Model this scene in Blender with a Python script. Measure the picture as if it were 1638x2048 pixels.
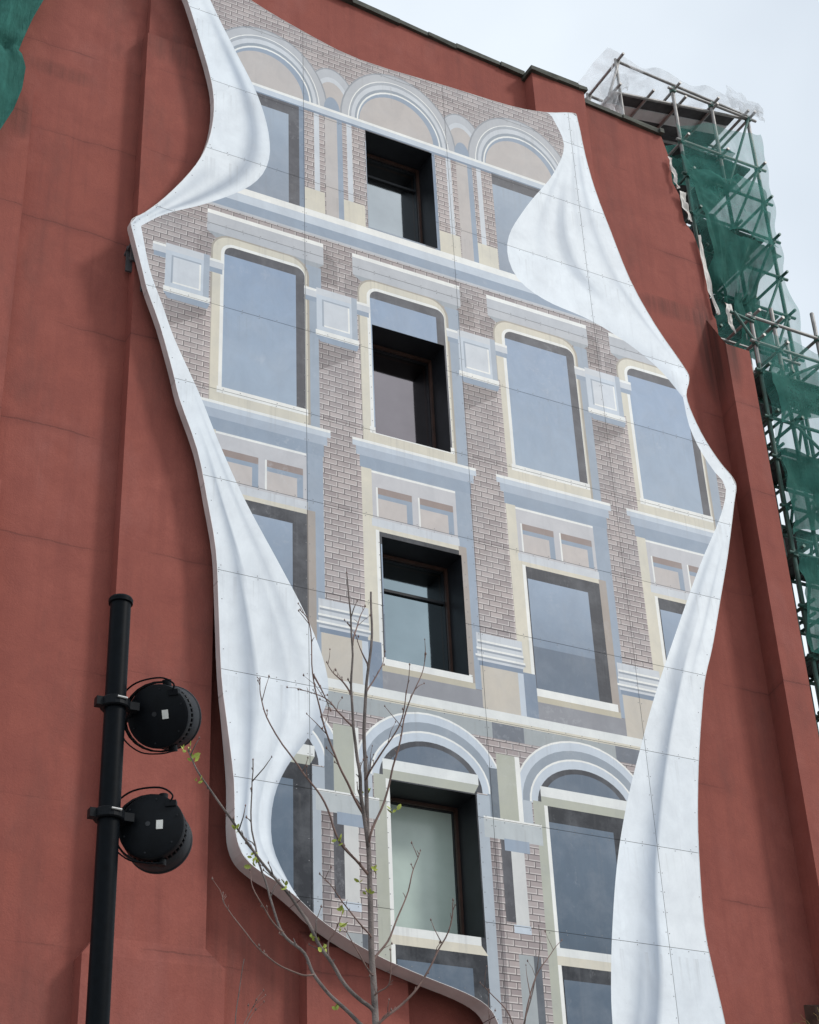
import bpy, bmesh, math, random
from mathutils import Vector, Matrix, noise, geometry

# ------------------------------------------------------------------ camera, sky, sun, exposure
scene = bpy.context.scene
for o in list(bpy.data.objects):
    bpy.data.objects.remove(o)
R = math.radians
YAW, PITCH, ROLL = R(29.177), R(31.923), R(-2.689)
cam_d = bpy.data.cameras.new('camera')
cam = bpy.data.objects.new('camera', cam_d)
scene.collection.objects.link(cam)
fwd = Vector((math.sin(YAW) * math.cos(PITCH), math.cos(YAW) * math.cos(PITCH), math.sin(PITCH)))
rgt = Vector((math.cos(YAW), -math.sin(YAW), 0))
upv = rgt.cross(fwd)
r2 = rgt * math.cos(ROLL) + upv * math.sin(ROLL)
u2 = upv * math.cos(ROLL) - rgt * math.sin(ROLL)
cam.matrix_world = Matrix(((r2.x, u2.x, -fwd.x, 0), (r2.y, u2.y, -fwd.y, -20), (r2.z, u2.z, -fwd.z, 1.6), (0, 0, 0, 1)))
cam_d.sensor_fit = 'VERTICAL'
cam_d.sensor_height = 24
cam_d.lens = 24 * 3454.68 / 2048
cam_d.clip_end = 3000
scene.camera = cam
scene.render.resolution_x = 819
scene.render.resolution_y = 1024

SUN_DIR = Vector((0.66, -0.62, 0.74)).normalized()
world = bpy.data.worlds.new('World')
scene.world = world
world.use_nodes = True
nt = world.node_tree
bg = nt.nodes['Background']
sky = nt.nodes.new('ShaderNodeTexSky')
sky.sky_type = 'NISHITA'
sky.sun_disc = False
sky.sun_elevation = math.asin(SUN_DIR.z)
sky.sun_rotation = math.atan2(SUN_DIR.x, SUN_DIR.y)
sky.air_density = 1.2
sky.dust_density = 3.0
tc = nt.nodes.new('ShaderNodeTexCoord')
nz = nt.nodes.new('ShaderNodeTexNoise')
nz.inputs['Scale'].default_value = 1.6
nz.inputs['Detail'].default_value = 5
nt.links.new(tc.outputs['Generated'], nz.inputs['Vector'])
cr = nt.nodes.new('ShaderNodeMapRange')
cr.inputs['From Min'].default_value = 0.35
cr.inputs['From Max'].default_value = 0.65
cr.inputs['To Min'].default_value = 0.60
cr.inputs['To Max'].default_value = 0.97
nt.links.new(nz.outputs['Fac'], cr.inputs['Value'])
mx = nt.nodes.new('ShaderNodeMix')
mx.data_type = 'RGBA'
nt.links.new(cr.outputs['Result'], mx.inputs['Factor'])
nt.links.new(sky.outputs['Color'], mx.inputs['A'])
mx.inputs['B'].default_value = (9.4, 10.2, 10.9, 1)      # thin cloud veil
nt.links.new(mx.outputs['Result'], bg.inputs['Color'])
bg.inputs['Strength'].default_value = 0.10

sun_d = bpy.data.lights.new('sun', 'SUN')
sun_d.energy = 1.5
sun_d.angle = R(10)
sun_d.color = (1.0, 0.97, 0.93)
sun = bpy.data.objects.new('sun', sun_d)
scene.collection.objects.link(sun)
sun.rotation_euler = (-SUN_DIR).to_track_quat('-Z', 'Y').to_euler()

vs = scene.view_settings
vs.view_transform = 'Standard'
vs.look = 'None'
vs.exposure = 0.12
vs.gamma = 1.0
vs.use_curve_mapping = False
scene.render.engine = 'CYCLES'
scene.cycles.transparent_max_bounces = 24

# ------------------------------------------------------------------ helpers
C = scene.collection
rnd = random.Random(7)

def lin(c):
    c = c / 255.0
    return c / 12.92 if c <= 0.04045 else ((c + 0.055) / 1.055) ** 2.4

def col(r, g, b, k=1.0):
    return (lin(r) * k, lin(g) * k, lin(b) * k)

def link(name, me, parent=None):
    o = bpy.data.objects.new(name, me)
    C.objects.link(o)
    if parent is not None:
        o.parent = parent
    return o

def mesh(name, verts, faces, mat=None, parent=None, smooth=False):
    me = bpy.data.meshes.new(name)
    me.from_pydata([tuple(v) for v in verts], [], faces)
    if mat is not None:
        me.materials.append(mat)
    if smooth:
        for p in me.polygons:
            p.use_smooth = True
    me.update()
    return link(name, me, parent)

def thing(name, label, cat, loc=(0, 0, 0), group=None, kind=None):
    o = bpy.data.objects.new(name, None)
    C.objects.link(o)
    o.location = loc
    o.empty_display_size = 0.3
    tag(o, label, cat, group, kind)
    return o

def tag(o, label=None, cat=None, group=None, kind=None):
    if label: o['label'] = label
    if cat: o['category'] = cat
    if group: o['group'] = group
    if kind: o['kind'] = kind
    return o

class MB:
    """collects simple solids into one mesh"""
    def __init__(s):
        s.v = []; s.f = []
    def box(s, x0, x1, y0, y1, z0, z1):
        n = len(s.v)
        s.v += [Vector(p) for p in ((x0,y0,z0),(x1,y0,z0),(x1,y1,z0),(x0,y1,z0),(x0,y0,z1),(x1,y0,z1),(x1,y1,z1),(x0,y1,z1))]
        for q in ((0,3,2,1),(4,5,6,7),(0,1,5,4),(1,2,6,5),(2,3,7,6),(3,0,4,7)):
            s.f.append([n + i for i in q])
        return s
    def hull8(s, pts):
        n = len(s.v)
        s.v += [Vector(p) for p in pts]
        for q in ((0,3,2,1),(4,5,6,7),(0,1,5,4),(1,2,6,5),(2,3,7,6),(3,0,4,7)):
            s.f.append([n + i for i in q])
        return s
    def tube(s, pts, rad, sides=8, cap=True):
        pts = [Vector(p) for p in pts]
        if not isinstance(rad, (list, tuple)):
            rad = [rad] * len(pts)
        t0 = (pts[1] - pts[0]).normalized()
        a = Vector((0, 0, 1)) if abs(t0.z) < 0.9 else Vector((1, 0, 0))
        nrm = t0.cross(a).normalized()
        base = len(s.v)
        for i, p in enumerate(pts):
            t = (pts[min(i + 1, len(pts) - 1)] - pts[max(i - 1, 0)])
            if t.length < 1e-9: t = t0
            t.normalize()
            nrm = (nrm - t * nrm.dot(t)).normalized()
            b = t.cross(nrm)
            for k in range(sides):
                an = 2 * math.pi * k / sides
                s.v.append(p + (nrm * math.cos(an) + b * math.sin(an)) * rad[i])
        for i in range(len(pts) - 1):
            for k in range(sides):
                k2 = (k + 1) % sides
                s.f.append([base + i*sides + k, base + i*sides + k2, base + (i+1)*sides + k2, base + (i+1)*sides + k])
        if cap:
            s.f.append([base + k for k in reversed(range(sides))])
            s.f.append([base + (len(pts)-1)*sides + k for k in range(sides)])
        return s
    def lathe(s, prof, sides=32, axis='Y', cap=True):
        """prof: (radius, position along axis)"""
        base = len(s.v)
        for (r, h) in prof:
            for k in range(sides):
                an = 2 * math.pi * k / sides
                if axis == 'Y':
                    s.v.append(Vector((r * math.cos(an), h, r * math.sin(an))))
                else:
                    s.v.append(Vector((r * math.cos(an), r * math.sin(an), h)))
        for i in range(len(prof) - 1):
            for k in range(sides):
                k2 = (k + 1) % sides
                q = [base + i*sides + k, base + i*sides + k2, base + (i+1)*sides + k2, base + (i+1)*sides + k]
                s.f.append(q[::-1] if axis == 'Y' else q)
        if cap:
            a = [base + k for k in range(sides)]
            b = [base + (len(prof)-1)*sides + k for k in range(sides)]
            s.f.append(a if axis == 'Y' else a[::-1])
            s.f.append(b[::-1] if axis == 'Y' else b)
        return s
    def move(s, m):
        s.v = [m @ p for p in s.v]
        return s
    def build(s, name, mat=None, parent=None, smooth=False, sharp=None):
        o = mesh(name, s.v, s.f, mat, parent, smooth)
        if smooth and sharp:
            o.data.set_sharp_from_angle(angle=R(sharp))
        return o

def catmull(pts, n):
    out = []
    P = [Vector((*p, 0)) if len(p) == 2 else Vector(p) for p in pts]
    P = [P[0]*2 - P[1]] + P + [P[-1]*2 - P[-2]]
    for i in range(1, len(P) - 2):
        for k in range(n):
            t = k / n
            p0, p1, p2, p3 = P[i-1], P[i], P[i+1], P[i+2]
            out.append(0.5 * ((2*p1) + (p2-p0)*t + (2*p0-5*p1+4*p2-p3)*t*t + (3*p1-p0-3*p2+p3)*t*t*t))
    out.append(P[-2])
    return out

def resample(pts, n):
    d = [0]
    for a, b in zip(pts, pts[1:]):
        d.append(d[-1] + (Vector(b) - Vector(a)).length)
    out = []; j = 0
    for k in range(n + 1):
        s = d[-1] * k / n
        while j < len(d) - 2 and d[j+1] < s: j += 1
        t = (s - d[j]) / max(1e-9, d[j+1] - d[j])
        out.append(Vector(pts[j]).lerp(Vector(pts[j+1]), min(1, t)))
    return out

# ------------------------------------------------------------------ materials
def new_mat(name):
    m = bpy.data.materials.new(name)
    m.use_nodes = True
    t = m.node_tree
    return m, t, t.nodes['Principled BSDF']

def N(t, kind, **kw):
    n = t.nodes.new(kind)
    for k, v in kw.items():
        if k in n.inputs: n.inputs[k].default_value = v
        else: setattr(n, k, v)
    return n

def ramp(t, val, a, b, lo=0.0, hi=1.0):
    n = N(t, 'ShaderNodeMapRange')
    n.inputs['From Min'].default_value = a; n.inputs['From Max'].default_value = b
    n.inputs['To Min'].default_value = lo; n.inputs['To Max'].default_value = hi
    t.links.new(val, n.inputs['Value'])
    return n.outputs['Result']

def mixc(t, fac, a, b, blend='MIX'):
    n = N(t, 'ShaderNodeMix'); n.data_type = 'RGBA'; n.blend_type = blend
    for s, k in ((fac, 'Factor'), (a, 'A'), (b, 'B')):
        if hasattr(s, 'links'): t.links.new(s, n.inputs[k])
        elif k == 'Factor': n.inputs[k].default_value = s
        else: n.inputs[k].default_value = (*s, 1)
    return n.outputs['Result']

def math_n(t, op, a, b=None):
    n = N(t, 'ShaderNodeMath', operation=op)
    for i, s in enumerate((a, b)):
        if s is None: continue
        if hasattr(s, 'links'): t.links.new(s, n.inputs[i])
        else: n.inputs[i].default_value = s
    return n.outputs[0]

def noise_n(t, vec, scale, detail=6, rough=0.55, dist=0.0):
    n = N(t, 'ShaderNodeTexNoise')
    n.inputs['Scale'].default_value = scale
    n.inputs['Detail'].default_value = detail
    n.inputs['Roughness'].default_value = rough
    n.inputs['Distortion'].default_value = dist
    t.links.new(vec, n.inputs['Vector'])
    return n.outputs['Fac']

def scaled(t, vec, s):
    n = N(t, 'ShaderNodeMapping')
    n.inputs['Scale'].default_value = s
    t.links.new(vec, n.inputs['Vector'])
    return n.outputs['Vector']

def coords(t):
    return N(t, 'ShaderNodeTexCoord').outputs['Object']

def simple(name, rgb, rough=0.6, var=0.15, scale=3.0, metal=0.0, bump=0.0, spec=0.5):
    m, t, b = new_mat(name)
    v = coords(t)
    f = noise_n(t, v, scale)
    lo = tuple(c * (1 - var) for c in rgb); hi = tuple(c * (1 + var) for c in rgb)
    t.links.new(mixc(t, ramp(t, f, 0.3, 0.7), lo, hi), b.inputs['Base Color'])
    b.inputs['Roughness'].default_value = rough
    b.inputs['Metallic'].default_value = metal
    b.inputs['Specular IOR Level'].default_value = spec
    if bump:
        bn = N(t, 'ShaderNodeBump'); bn.inputs['Strength'].default_value = bump; bn.inputs['Distance'].default_value = 0.02
        t.links.new(noise_n(t, v, scale * 12), bn.inputs['Height'])
        t.links.new(bn.outputs['Normal'], b.inputs['Normal'])
    return m

def stucco():
    m, t, b = new_mat('terracotta_render')
    v = coords(t)
    big = noise_n(t, v, 0.35, 5, 0.6)
    mid = noise_n(t, v, 2.2, 8, 0.62, 0.4)
    fine = noise_n(t, v, 38, 3, 0.6)
    c1 = mixc(t, ramp(t, big, 0.32, 0.68), (0.305, 0.090, 0.066), (0.350, 0.112, 0.087))
    c2 = mixc(t, ramp(t, mid, 0.30, 0.75), c1, (0.255, 0.076, 0.060))
    c2 = mixc(t, ramp(t, mid, 0.55, 0.8, 0, 0.0), c2, (0.33, 0.1, 0.08))
    # vertical rain streaks
    st = noise_n(t, scaled(t, v, (3.5, 3.5, 0.12)), 1.6, 6, 0.6)
    c3 = mixc(t, ramp(t, st, 0.48, 0.78, 0, 0.36), c2, (0.170, 0.050, 0.043))
    st2 = noise_n(t, scaled(t, v, (9, 9, 0.22)), 1.0, 4, 0.55)
    gate = noise_n(t, v, 0.55, 3)
    c3 = mixc(t, math_n(t, 'MULTIPLY', ramp(t, st2, 0.55, 0.72), ramp(t, gate, 0.50, 0.68, 0, 0.34)), c3, (0.13, 0.052, 0.045))
    # bleached patches
    bl = noise_n(t, scaled(t, v, (1, 1, 0.5)), 0.9, 8, 0.65)
    c3 = mixc(t, ramp(t, bl, 0.54, 0.74, 0, 0.34), c3, (0.385, 0.160, 0.140))
    # day joints and hairline cracks, broken up and wandering
    sx = N(t, 'ShaderNodeSeparateXYZ'); t.links.new(v, sx.inputs[0])
    wob = noise_n(t, v, 1.1, 5, 0.6)
    z = math_n(t, 'ADD', sx.outputs['Z'], math_n(t, 'MULTIPLY', wob, 0.20))
    fr = math_n(t, 'ABSOLUTE', math_n(t, 'SUBTRACT', math_n(t, 'FRACT', math_n(t, 'MULTIPLY', z, 0.52)), 0.5))
    line = math_n(t, 'LESS_THAN', fr, 0.0055)
    soft = ramp(t, fr, 0.0, 0.07, 1, 0)
    keep = ramp(t, noise_n(t, scaled(t, v, (0.55, 0.55, 2.2)), 1.0, 3), 0.45, 0.60)
    c4 = mixc(t, math_n(t, 'MULTIPLY', math_n(t, 'MULTIPLY', soft, keep), 0.32), c3, (0.15, 0.048, 0.042))
    c4 = mixc(t, math_n(t, 'MULTIPLY', math_n(t, 'MULTIPLY', line, keep), 0.40), c4, (0.075, 0.034, 0.03))
    # sooty smears
    so = noise_n(t, scaled(t, v, (1.0, 1.0, 0.35)), 0.8, 9, 0.68)
    c4 = mixc(t, ramp(t, so, 0.54, 0.80, 0, 0.62), c4, (0.11, 0.060, 0.053))
    c4 = mixc(t, ramp(t, fine, 0.35, 0.65, 0.0, 0.34), c4, (0.235, 0.071, 0.057))
    # soot washed down from the shoulder of the corner buttress, and old runs below the left shoulder and the parapet
    for (sx0, sz0, rx, rz, amt) in ((18.30, 21.75, 0.34, 1.5, 0.85), (17.6, 22.45, 1.1, 0.30, 0.5), (7.2, 24.55, 0.9, 0.5, 0.45), (5.2, 23.4, 0.9, 0.22, 0.40), (8.9, 8.6, 1.4, 0.8, 0.35), (4.6, 21.9, 0.25, 0.5, 0.5)):
        dx = math_n(t, 'DIVIDE', math_n(t, 'SUBTRACT', sx.outputs['X'], sx0), rx)
        dz = math_n(t, 'DIVIDE', math_n(t, 'SUBTRACT', sx.outputs['Z'], sz0), rz)
        rr_ = math_n(t, 'ADD', math_n(t, 'MULTIPLY', dx, dx), math_n(t, 'MULTIPLY', dz, dz))
        msk = math_n(t, 'MULTIPLY', ramp(t, rr_, 0.15, 1.0, amt, 0), ramp(t, st2, 0.36, 0.62, 0.25, 1.0))
        c4 = mixc(t, msk, c4, (0.085, 0.042, 0.036))
    t.links.new(c4, b.inputs['Base Color'])
    b.inputs['Roughness'].default_value = 0.88
    b.inputs['Specular IOR Level'].default_value = 0.25
    bn = N(t, 'ShaderNodeBump'); bn.inputs['Strength'].default_value = 0.6; bn.inputs['Distance'].default_value = 0.02
    h = math_n(t, 'ADD', math_n(t, 'MULTIPLY', fine, 0.35), math_n(t, 'MULTIPLY', mid, 1.2))
    h = math_n(t, 'SUBTRACT', h, math_n(t, 'MULTIPLY', math_n(t, 'MULTIPLY', line, keep), 0.5))
    t.links.new(h, bn.inputs['Height'])
    t.links.new(bn.outputs['Normal'], b.inputs['Normal'])
    return m

def weather(t, v, c):
    """faded, rain-washed paint"""
    mo = noise_n(t, v, 1.7, 9, 0.66)
    c = mixc(t, ramp(t, mo, 0.45, 0.75, 0, 0.22), c, (0.42, 0.44, 0.47))
    md = noise_n(t, scaled(t, v, (1, 1, .7)), 2.6, 9, 0.7, 0.5)
    c = mixc(t, 1.0, c, mixc(t, ramp(t, md, 0.35, 0.65), (0.92, 0.92, 0.925), (1.04, 1.035, 1.03)), 'MULTIPLY')
    # scuffed, chalky patches with sharp ragged rims
    ch = noise_n(t, scaled(t, v, (1, 1, .8)), 0.55, 3, 0.5)
    cf = noise_n(t, v, 7.5, 8, 0.75)
    c = mixc(t, math_n(t, 'MULTIPLY', ramp(t, ch, 0.56, 0.66), ramp(t, cf, 0.53, 0.60, 0, 0.20)), c, (0.60, 0.62, 0.65))
    # grime runs under the sheet joints
    sz = N(t, 'ShaderNodeSeparateXYZ'); t.links.new(v, sz.inputs[0])
    jz = math_n(t, 'FRACT', math_n(t, 'DIVIDE', math_n(t, 'ADD', sz.outputs['Z'], 2.18), 1.585))
    ru = noise_n(t, scaled(t, v, (14, 14, 0.25)), 1.0, 3, 0.6)
    c = mixc(t, math_n(t, 'MULTIPLY', ramp(t, jz, 0.62, 1.0), ramp(t, ru, 0.54, 0.70, 0, 0.22)), c, (0.22, 0.21, 0.20))
    sc = noise_n(t, scaled(t, v, (7, 7, 0.35)), 1.3, 7, 0.62)
    c = mixc(t, ramp(t, sc, 0.56, 0.84, 0, 0.20), c, (0.30, 0.30, 0.31))
    bl = noise_n(t, scaled(t, v, (2, 2, 1.2)), 1.3, 10, 0.72)
    c = mixc(t, ramp(t, bl, 0.60, 0.72, 0, 0.22), c, (0.62, 0.63, 0.65))
    sp = noise_n(t, v, 26, 3, 0.7)
    c = mixc(t, ramp(t, sp, 0.66, 0.74, 0, 0.30), c, (0.28, 0.28, 0.29))
    return c

def paint_mat():
    m, t, b = new_mat('mural_paint')
    v = coords(t)
    a = N(t, 'ShaderNodeAttribute', attribute_name='paint')
    t.links.new(weather(t, v, a.outputs['Color']), b.inputs['Base Color'])
    b.inputs['Roughness'].default_value = 0.55
    b.inputs['Specular IOR Level'].default_value = 0.3
    return m

def brick_paint():
    m, t, b = new_mat('mural_brick_paint')
    v = coords(t)
    sx = N(t, 'ShaderNodeSeparateXYZ'); t.links.new(v, sx.inputs[0])
    def bt(dx, dz, mort):
        cx = N(t, 'ShaderNodeCombineXYZ')
        t.links.new(math_n(t, 'ADD', sx.outputs['X'], dx), cx.inputs[0])
        t.links.new(math_n(t, 'ADD', sx.outputs['Z'], dz), cx.inputs[1])
        n = N(t, 'ShaderNodeTexBrick'); n.offset = 0.5; n.squash = 1.0
        n.inputs['Scale'].default_value = 1.0
        n.inputs['Brick Width'].default_value = 0.225
        n.inputs['Row Height'].default_value = 0.100
        n.inputs['Mortar Size'].default_value = mort
        n.inputs['Mortar Smooth'].default_value = 0.0
        n.inputs['Bias'].default_value = 0.0
        n.inputs['Color1'].default_value = (*col(184, 173, 171), 1)
        n.inputs['Color2'].default_value = (*col(158, 147, 147), 1)
        n.inputs['Mortar'].default_value = (*col(108, 100, 101), 1)
        t.links.new(cx.outputs[0], n.inputs['Vector'])
        return n
    b1 = bt(0, 0, 0.0075)
    b2 = bt(0.013, -0.016, 0.007)
    hi = math_n(t, 'MULTIPLY', b2.outputs['Fac'], math_n(t, 'SUBTRACT', 1.0, b1.outputs['Fac']))
    c = mixc(t, math_n(t, 'MULTIPLY', hi, 0.85), b1.outputs['Color'], col(218, 213, 209))
    a = N(t, 'ShaderNodeAttribute', attribute_name='paint')
    c = mixc(t, 1.0, c, a.outputs['Color'], 'MULTIPLY')
    t.links.new(weather(t, v, c), b.inputs['Base Color'])
    b.inputs['Roughness'].default_value = 0.6
    b.inputs['Specular IOR Level'].default_value = 0.3
    return m

def net_mat(name, rgb, alpha, var=0.25):
    m, t, b = new_mat(name)
    v = coords(t)
    f = noise_n(t, v, 2.2, 6, 0.65)
    g = noise_n(t, scaled(t, v, (2, 2, .6)), 1.4, 4)
    cr1 = noise_n(t, scaled(t, v, (6, 6, .9)), 2.0, 6, 0.7, 0.8)
    c = mixc(t, ramp(t, f, 0.3, 0.7), tuple(x * 0.7 for x in rgb), tuple(x * 1.25 for x in rgb))
    bn = N(t, 'ShaderNodeBump'); bn.inputs['Strength'].default_value = 0.8; bn.inputs['Distance'].default_value = 0.08
    t.links.new(cr1, bn.inputs['Height']); t.links.new(bn.outputs['Normal'], b.inputs['Normal'])
    t.links.new(c, b.inputs['Base Color'])
    b.inputs['Roughness'].default_value = 0.8
    b.inputs['Specular IOR Level'].default_value = 0.2
    tl = N(t, 'ShaderNodeBsdfTranslucent'); t.links.new(c, tl.inputs['Color'])
    ms = N(t, 'ShaderNodeMixShader'); ms.inputs[0].default_value = 0.45
    t.links.new(b.outputs[0], ms.inputs[1]); t.links.new(tl.outputs[0], ms.inputs[2])
    tr = N(t, 'ShaderNodeBsdfTransparent')
    m2 = N(t, 'ShaderNodeMixShader')
    t.links.new(ramp(t, g, 0.25, 0.75, max(0, alpha - var), min(1, alpha + var)), m2.inputs[0])
    t.links.new(tr.outputs[0], m2.inputs[1]); t.links.new(ms.outputs[0], m2.inputs[2])
    t.links.new(m2.outputs[0], t.nodes['Material Output'].inputs['Surface'])
    return m

def glass_mat(name, rgb, metal=0.6):
    m, t, b = new_mat(name)
    v = coords(t)
    f = noise_n(t, v, 0.9, 4)
    t.links.new(mixc(t, ramp(t, f, 0.3, 0.7), tuple(c * 0.88 for c in rgb), tuple(c * 1.1 for c in rgb)), b.inputs['Base Color'])
    b.inputs['Metallic'].default_value = metal
    b.inputs['Roughness'].default_value = 0.06
    bn = N(t, 'ShaderNodeBump'); bn.inputs['Strength'].default_value = 0.05; bn.inputs['Distance'].default_value = 0.02
    t.links.new(noise_n(t, v, 1.5, 2), bn.inputs['Height']); t.links.new(bn.outputs['Normal'], b.inputs['Normal'])
    return m

M = {}
M['stucco'] = stucco()
M['paint'] = paint_mat()
M['brick'] = brick_paint()
M['edge'] = simple('aluminium_edge', (0.66, 0.64, 0.63), 0.5, 0.15, 2.0, 0.1)
M['backing'] = simple('dark_backing', (0.09, 0.09, 0.095), 0.8, 0.2)
M['rivet'] = simple('rivet_metal', (0.22, 0.22, 0.23), 0.5, 0.2)
M['flash'] = simple('lead_flashing', (0.055, 0.058, 0.045), 0.75, 0.5, 5.0, 0.0, 0.4)
M['black'] = simple('black_reveal', (0.012, 0.014, 0.018), 0.5, 0.3)
M['brown'] = simple('brown_timber', (0.055, 0.026, 0.018), 0.5, 0.3, 6)
M['glass'] = glass_mat('blue_grey_window_glass', (0.245, 0.30, 0.325), 1.0)
M['glass_violet'] = glass_mat('mauve_window_glass', (0.24, 0.215, 0.225), 1.0)
M['glass_pale'] = glass_mat('bright_window_glass', (0.36, 0.39, 0.41), 1.0)
M['frost'] = simple('frosted_pale_green_glass', (0.50, 0.60, 0.54), 0.18, 0.10, 1.5, 0.0, 0.0, 0.6)
M['pole'] = simple('black_powder_coat', (0.0030, 0.0045, 0.0065), 0.45, 0.25, 20, 0.0, 0.03, 0.07)
M['lamp'] = simple('black_cast_aluminium', (0.0032, 0.0045, 0.0065), 0.5, 0.3, 14, 0.0, 0.05, 0.14)
M['lampside'] = simple('grey_black_drum', (0.012, 0.014, 0.018), 0.5, 0.2, 14, 0, 0, 0.25)
M['sticker'] = simple('white_sticker', (0.72, 0.72, 0.68), 0.5, 0.08, 40)
M['bolt'] = simple('bright_bolt', (0.6, 0.6, 0.58), 0.3, 0.1, 9, 0.9)
M['bark'] = simple('sapling_bark', (0.150, 0.125, 0.115), 0.8, 0.5, 9, 0, 0.5)
M['twig'] = simple('reddish_twig', (0.175, 0.112, 0.095), 0.75, 0.45, 9)
M['leaf'] = simple('young_leaf', (0.36, 0.42, 0.07), 0.6, 0.3, 12)
M['steel'] = simple('galvanised_tube', (0.30, 0.29, 0.28), 0.5, 0.25, 5, 0.35)
M['greensteel'] = simple('green_tinged_tube', (0.060, 0.135, 0.115), 0.55, 0.3, 5, 0.1)
M['plank'] = simple('grey_scaffold_board', (0.065, 0.065, 0.068), 0.8, 0.4, 4)
M['whiteplank'] = simple('white_board', (0.75, 0.75, 0.75), 0.7, 0.08, 4)
M['net'] = net_mat('green_debris_net', (0.080, 0.285, 0.240), 0.66, 0.16)
M['netthin'] = net_mat('thin_green_net', (0.090, 0.33, 0.285), 0.42, 0.12)
M['netdense'] = net_mat('dense_green_net', (0.048, 0.195, 0.162), 0.88, 0.10)
M['tarp'] = net_mat('green_tarpaulin', (0.065, 0.26, 0.22), 1.0, 0.0)
M['plastic'] = net_mat('clear_plastic_sheet', (0.80, 0.82, 0.84), 0.40, 0.30)
M['rag'] = simple('dirty_white_sheet', (0.68, 0.64, 0.60), 0.7, 0.15, 5, 0, 0.3)
M['darkstone'] = simple('dark_side_cornice', (0.035, 0.033, 0.036), 0.8, 0.4, 3)
M['ledge'] = simple('grimy_brown_ledge', (0.070, 0.040, 0.030), 0.85, 0.45, 5, 0, 0.4)
M['dryweed'] = simple('dry_weed', (0.22, 0.15, 0.05), 0.8, 0.4, 9)
M['asphalt'] = simple('paving', (0.22, 0.21, 0.20), 0.9, 0.25, 0.8, 0, 0.3)

# ------------------------------------------------------------------ ground
g = mesh('ground', [(-600, -600, 0), (600, -600, 0), (600, 600, 0), (-600, 600, 0)], [(0, 1, 2, 3)], M['asphalt'])
tag(g, kind='structure')

# ------------------------------------------------------------------ building
WY = 0.60           # plane of the rendered wall; the mural hangs in front at y = 0
BX = 11.32
WINS = [(10.63, 11.98, 21.53, 23.80), (10.62, 11.99, 17.22, 19.40), (10.66, 12.06, 13.20, 15.30), (10.64, 12.04, 9.17, 11.28)]
b_root = thing('building', 'tall terracotta rendered building wall with stepped buttresses and ragged roofline', 'building', (8, WY, 0))
def inb(o):
    """keep world placement under the building's empty"""
    o.parent = b_root
    o.matrix_parent_inverse = Matrix.Translation(-Vector(b_root.location))
    return o

# front wall sheet with the four window openings, cut as a planar subdivision
wall_out = [(-14, 0), (18.62, 0), (18.62, 22.6), (18.56, 22.7), (18.52, 24.2), (18.40, 24.75), (18.22, 25.0), (18.20, 25.7), (18.08, 26.0), (18.09, 26.7), (17.97, 27.26), (16.0, 27.36), (14.6, 27.45), (11.8, 27.64), (8.0, 27.95), (-14, 28.6)]
pts = [Vector(p) for p in wall_out]
faces = [list(range(len(pts)))]
for (x0, x1, z0, z1) in WINS:
    n = len(pts)
    pts += [Vector((x0 - .02, z0 - .02)), Vector((x1 + .02, z0 - .02)), Vector((x1 + .02, z1 + .02)), Vector((x0 - .02, z1 + .02))]
    faces.append([n, n+1, n+2, n+3])
ov, oe, of, _, _, off = geometry.delaunay_2d_cdt(pts, [], faces, 0, 1e-5)
vv = [(p.x, WY, p.y) for p in ov]
ff = [list(f) for f, src in zip(of, off) if src == [0]]
n0 = len(vv)
# returns: right-hand end and top
nw = len(wall_out)
vv += [(x, WY, z) for x, z in wall_out] + [(x - (0.6 if x > 0 else 0), 14.0, z) for x, z in wall_out]
for i in range(nw):
    j = (i + 1) % nw
    ff.append([n0 + i, n0 + nw + i, n0 + nw + j, n0 + j])
ff.append([n0 + nw + i for i in range(nw)])
inb(mesh('wall', vv, ff, M['stucco']))

def prism(name, x0, x1, yb, yf, z0, z1, cap, mat=None, flare=None):
    """pilaster: face at yf, sloping shoulder rising 'cap' m back to yb"""
    m = MB()
    m.hull8([(x0, yf, z0), (x1, yf, z0), (x1, yb, z0), (x0, yb, z0), (x0, yf, z1), (x1, yf, z1), (x1, yb, z1 + cap), (x0, yb, z1 + cap)])
    return inb(m.build(name, mat or M['stucco']))

# left buttress, widening at its foot, thinner above its shoulder
prism('buttress', 6.60, 8.06, WY, 0.33, 8.45, 24.72, 0.10)
prism('buttress', 6.655, 8.0, WY, 0.43, 24.74, 28.25, 0.05)
m = MB()
m.hull8([(6.42, 0.30, 0), (8.32, 0.30, 0), (8.32, WY, 0), (6.42, WY, 0), (6.42, 0.30, 8.42), (8.32, 0.30, 8.42), (8.32, WY, 8.42), (6.42, WY, 8.42)])
m.hull8([(6.42, 0.30, 8.42), (8.32, 0.30, 8.42), (8.32, WY, 8.42), (6.42, WY, 8.42), (6.60, 0.33, 8.66), (8.06, 0.33, 8.66), (8.06, WY, 8.66), (6.60, WY, 8.66)])
inb(m.build('buttress_foot', M['stucco']))
# far-left buttress and pilaster below the mural
prism('buttress', 3.30, 4.76, WY, 0.40, 0, 22.70, 0.12)
prism('buttress', 3.15, 4.86, WY, 0.36, 0, 15.0, 0.06)
prism('buttress', 9.50, 11.0, WY, 0.36, 0, 8.9, 0.25)
prism('buttress', 14.62, 15.86, WY, 0.30, 8, 27.34, 0.0)
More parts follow.
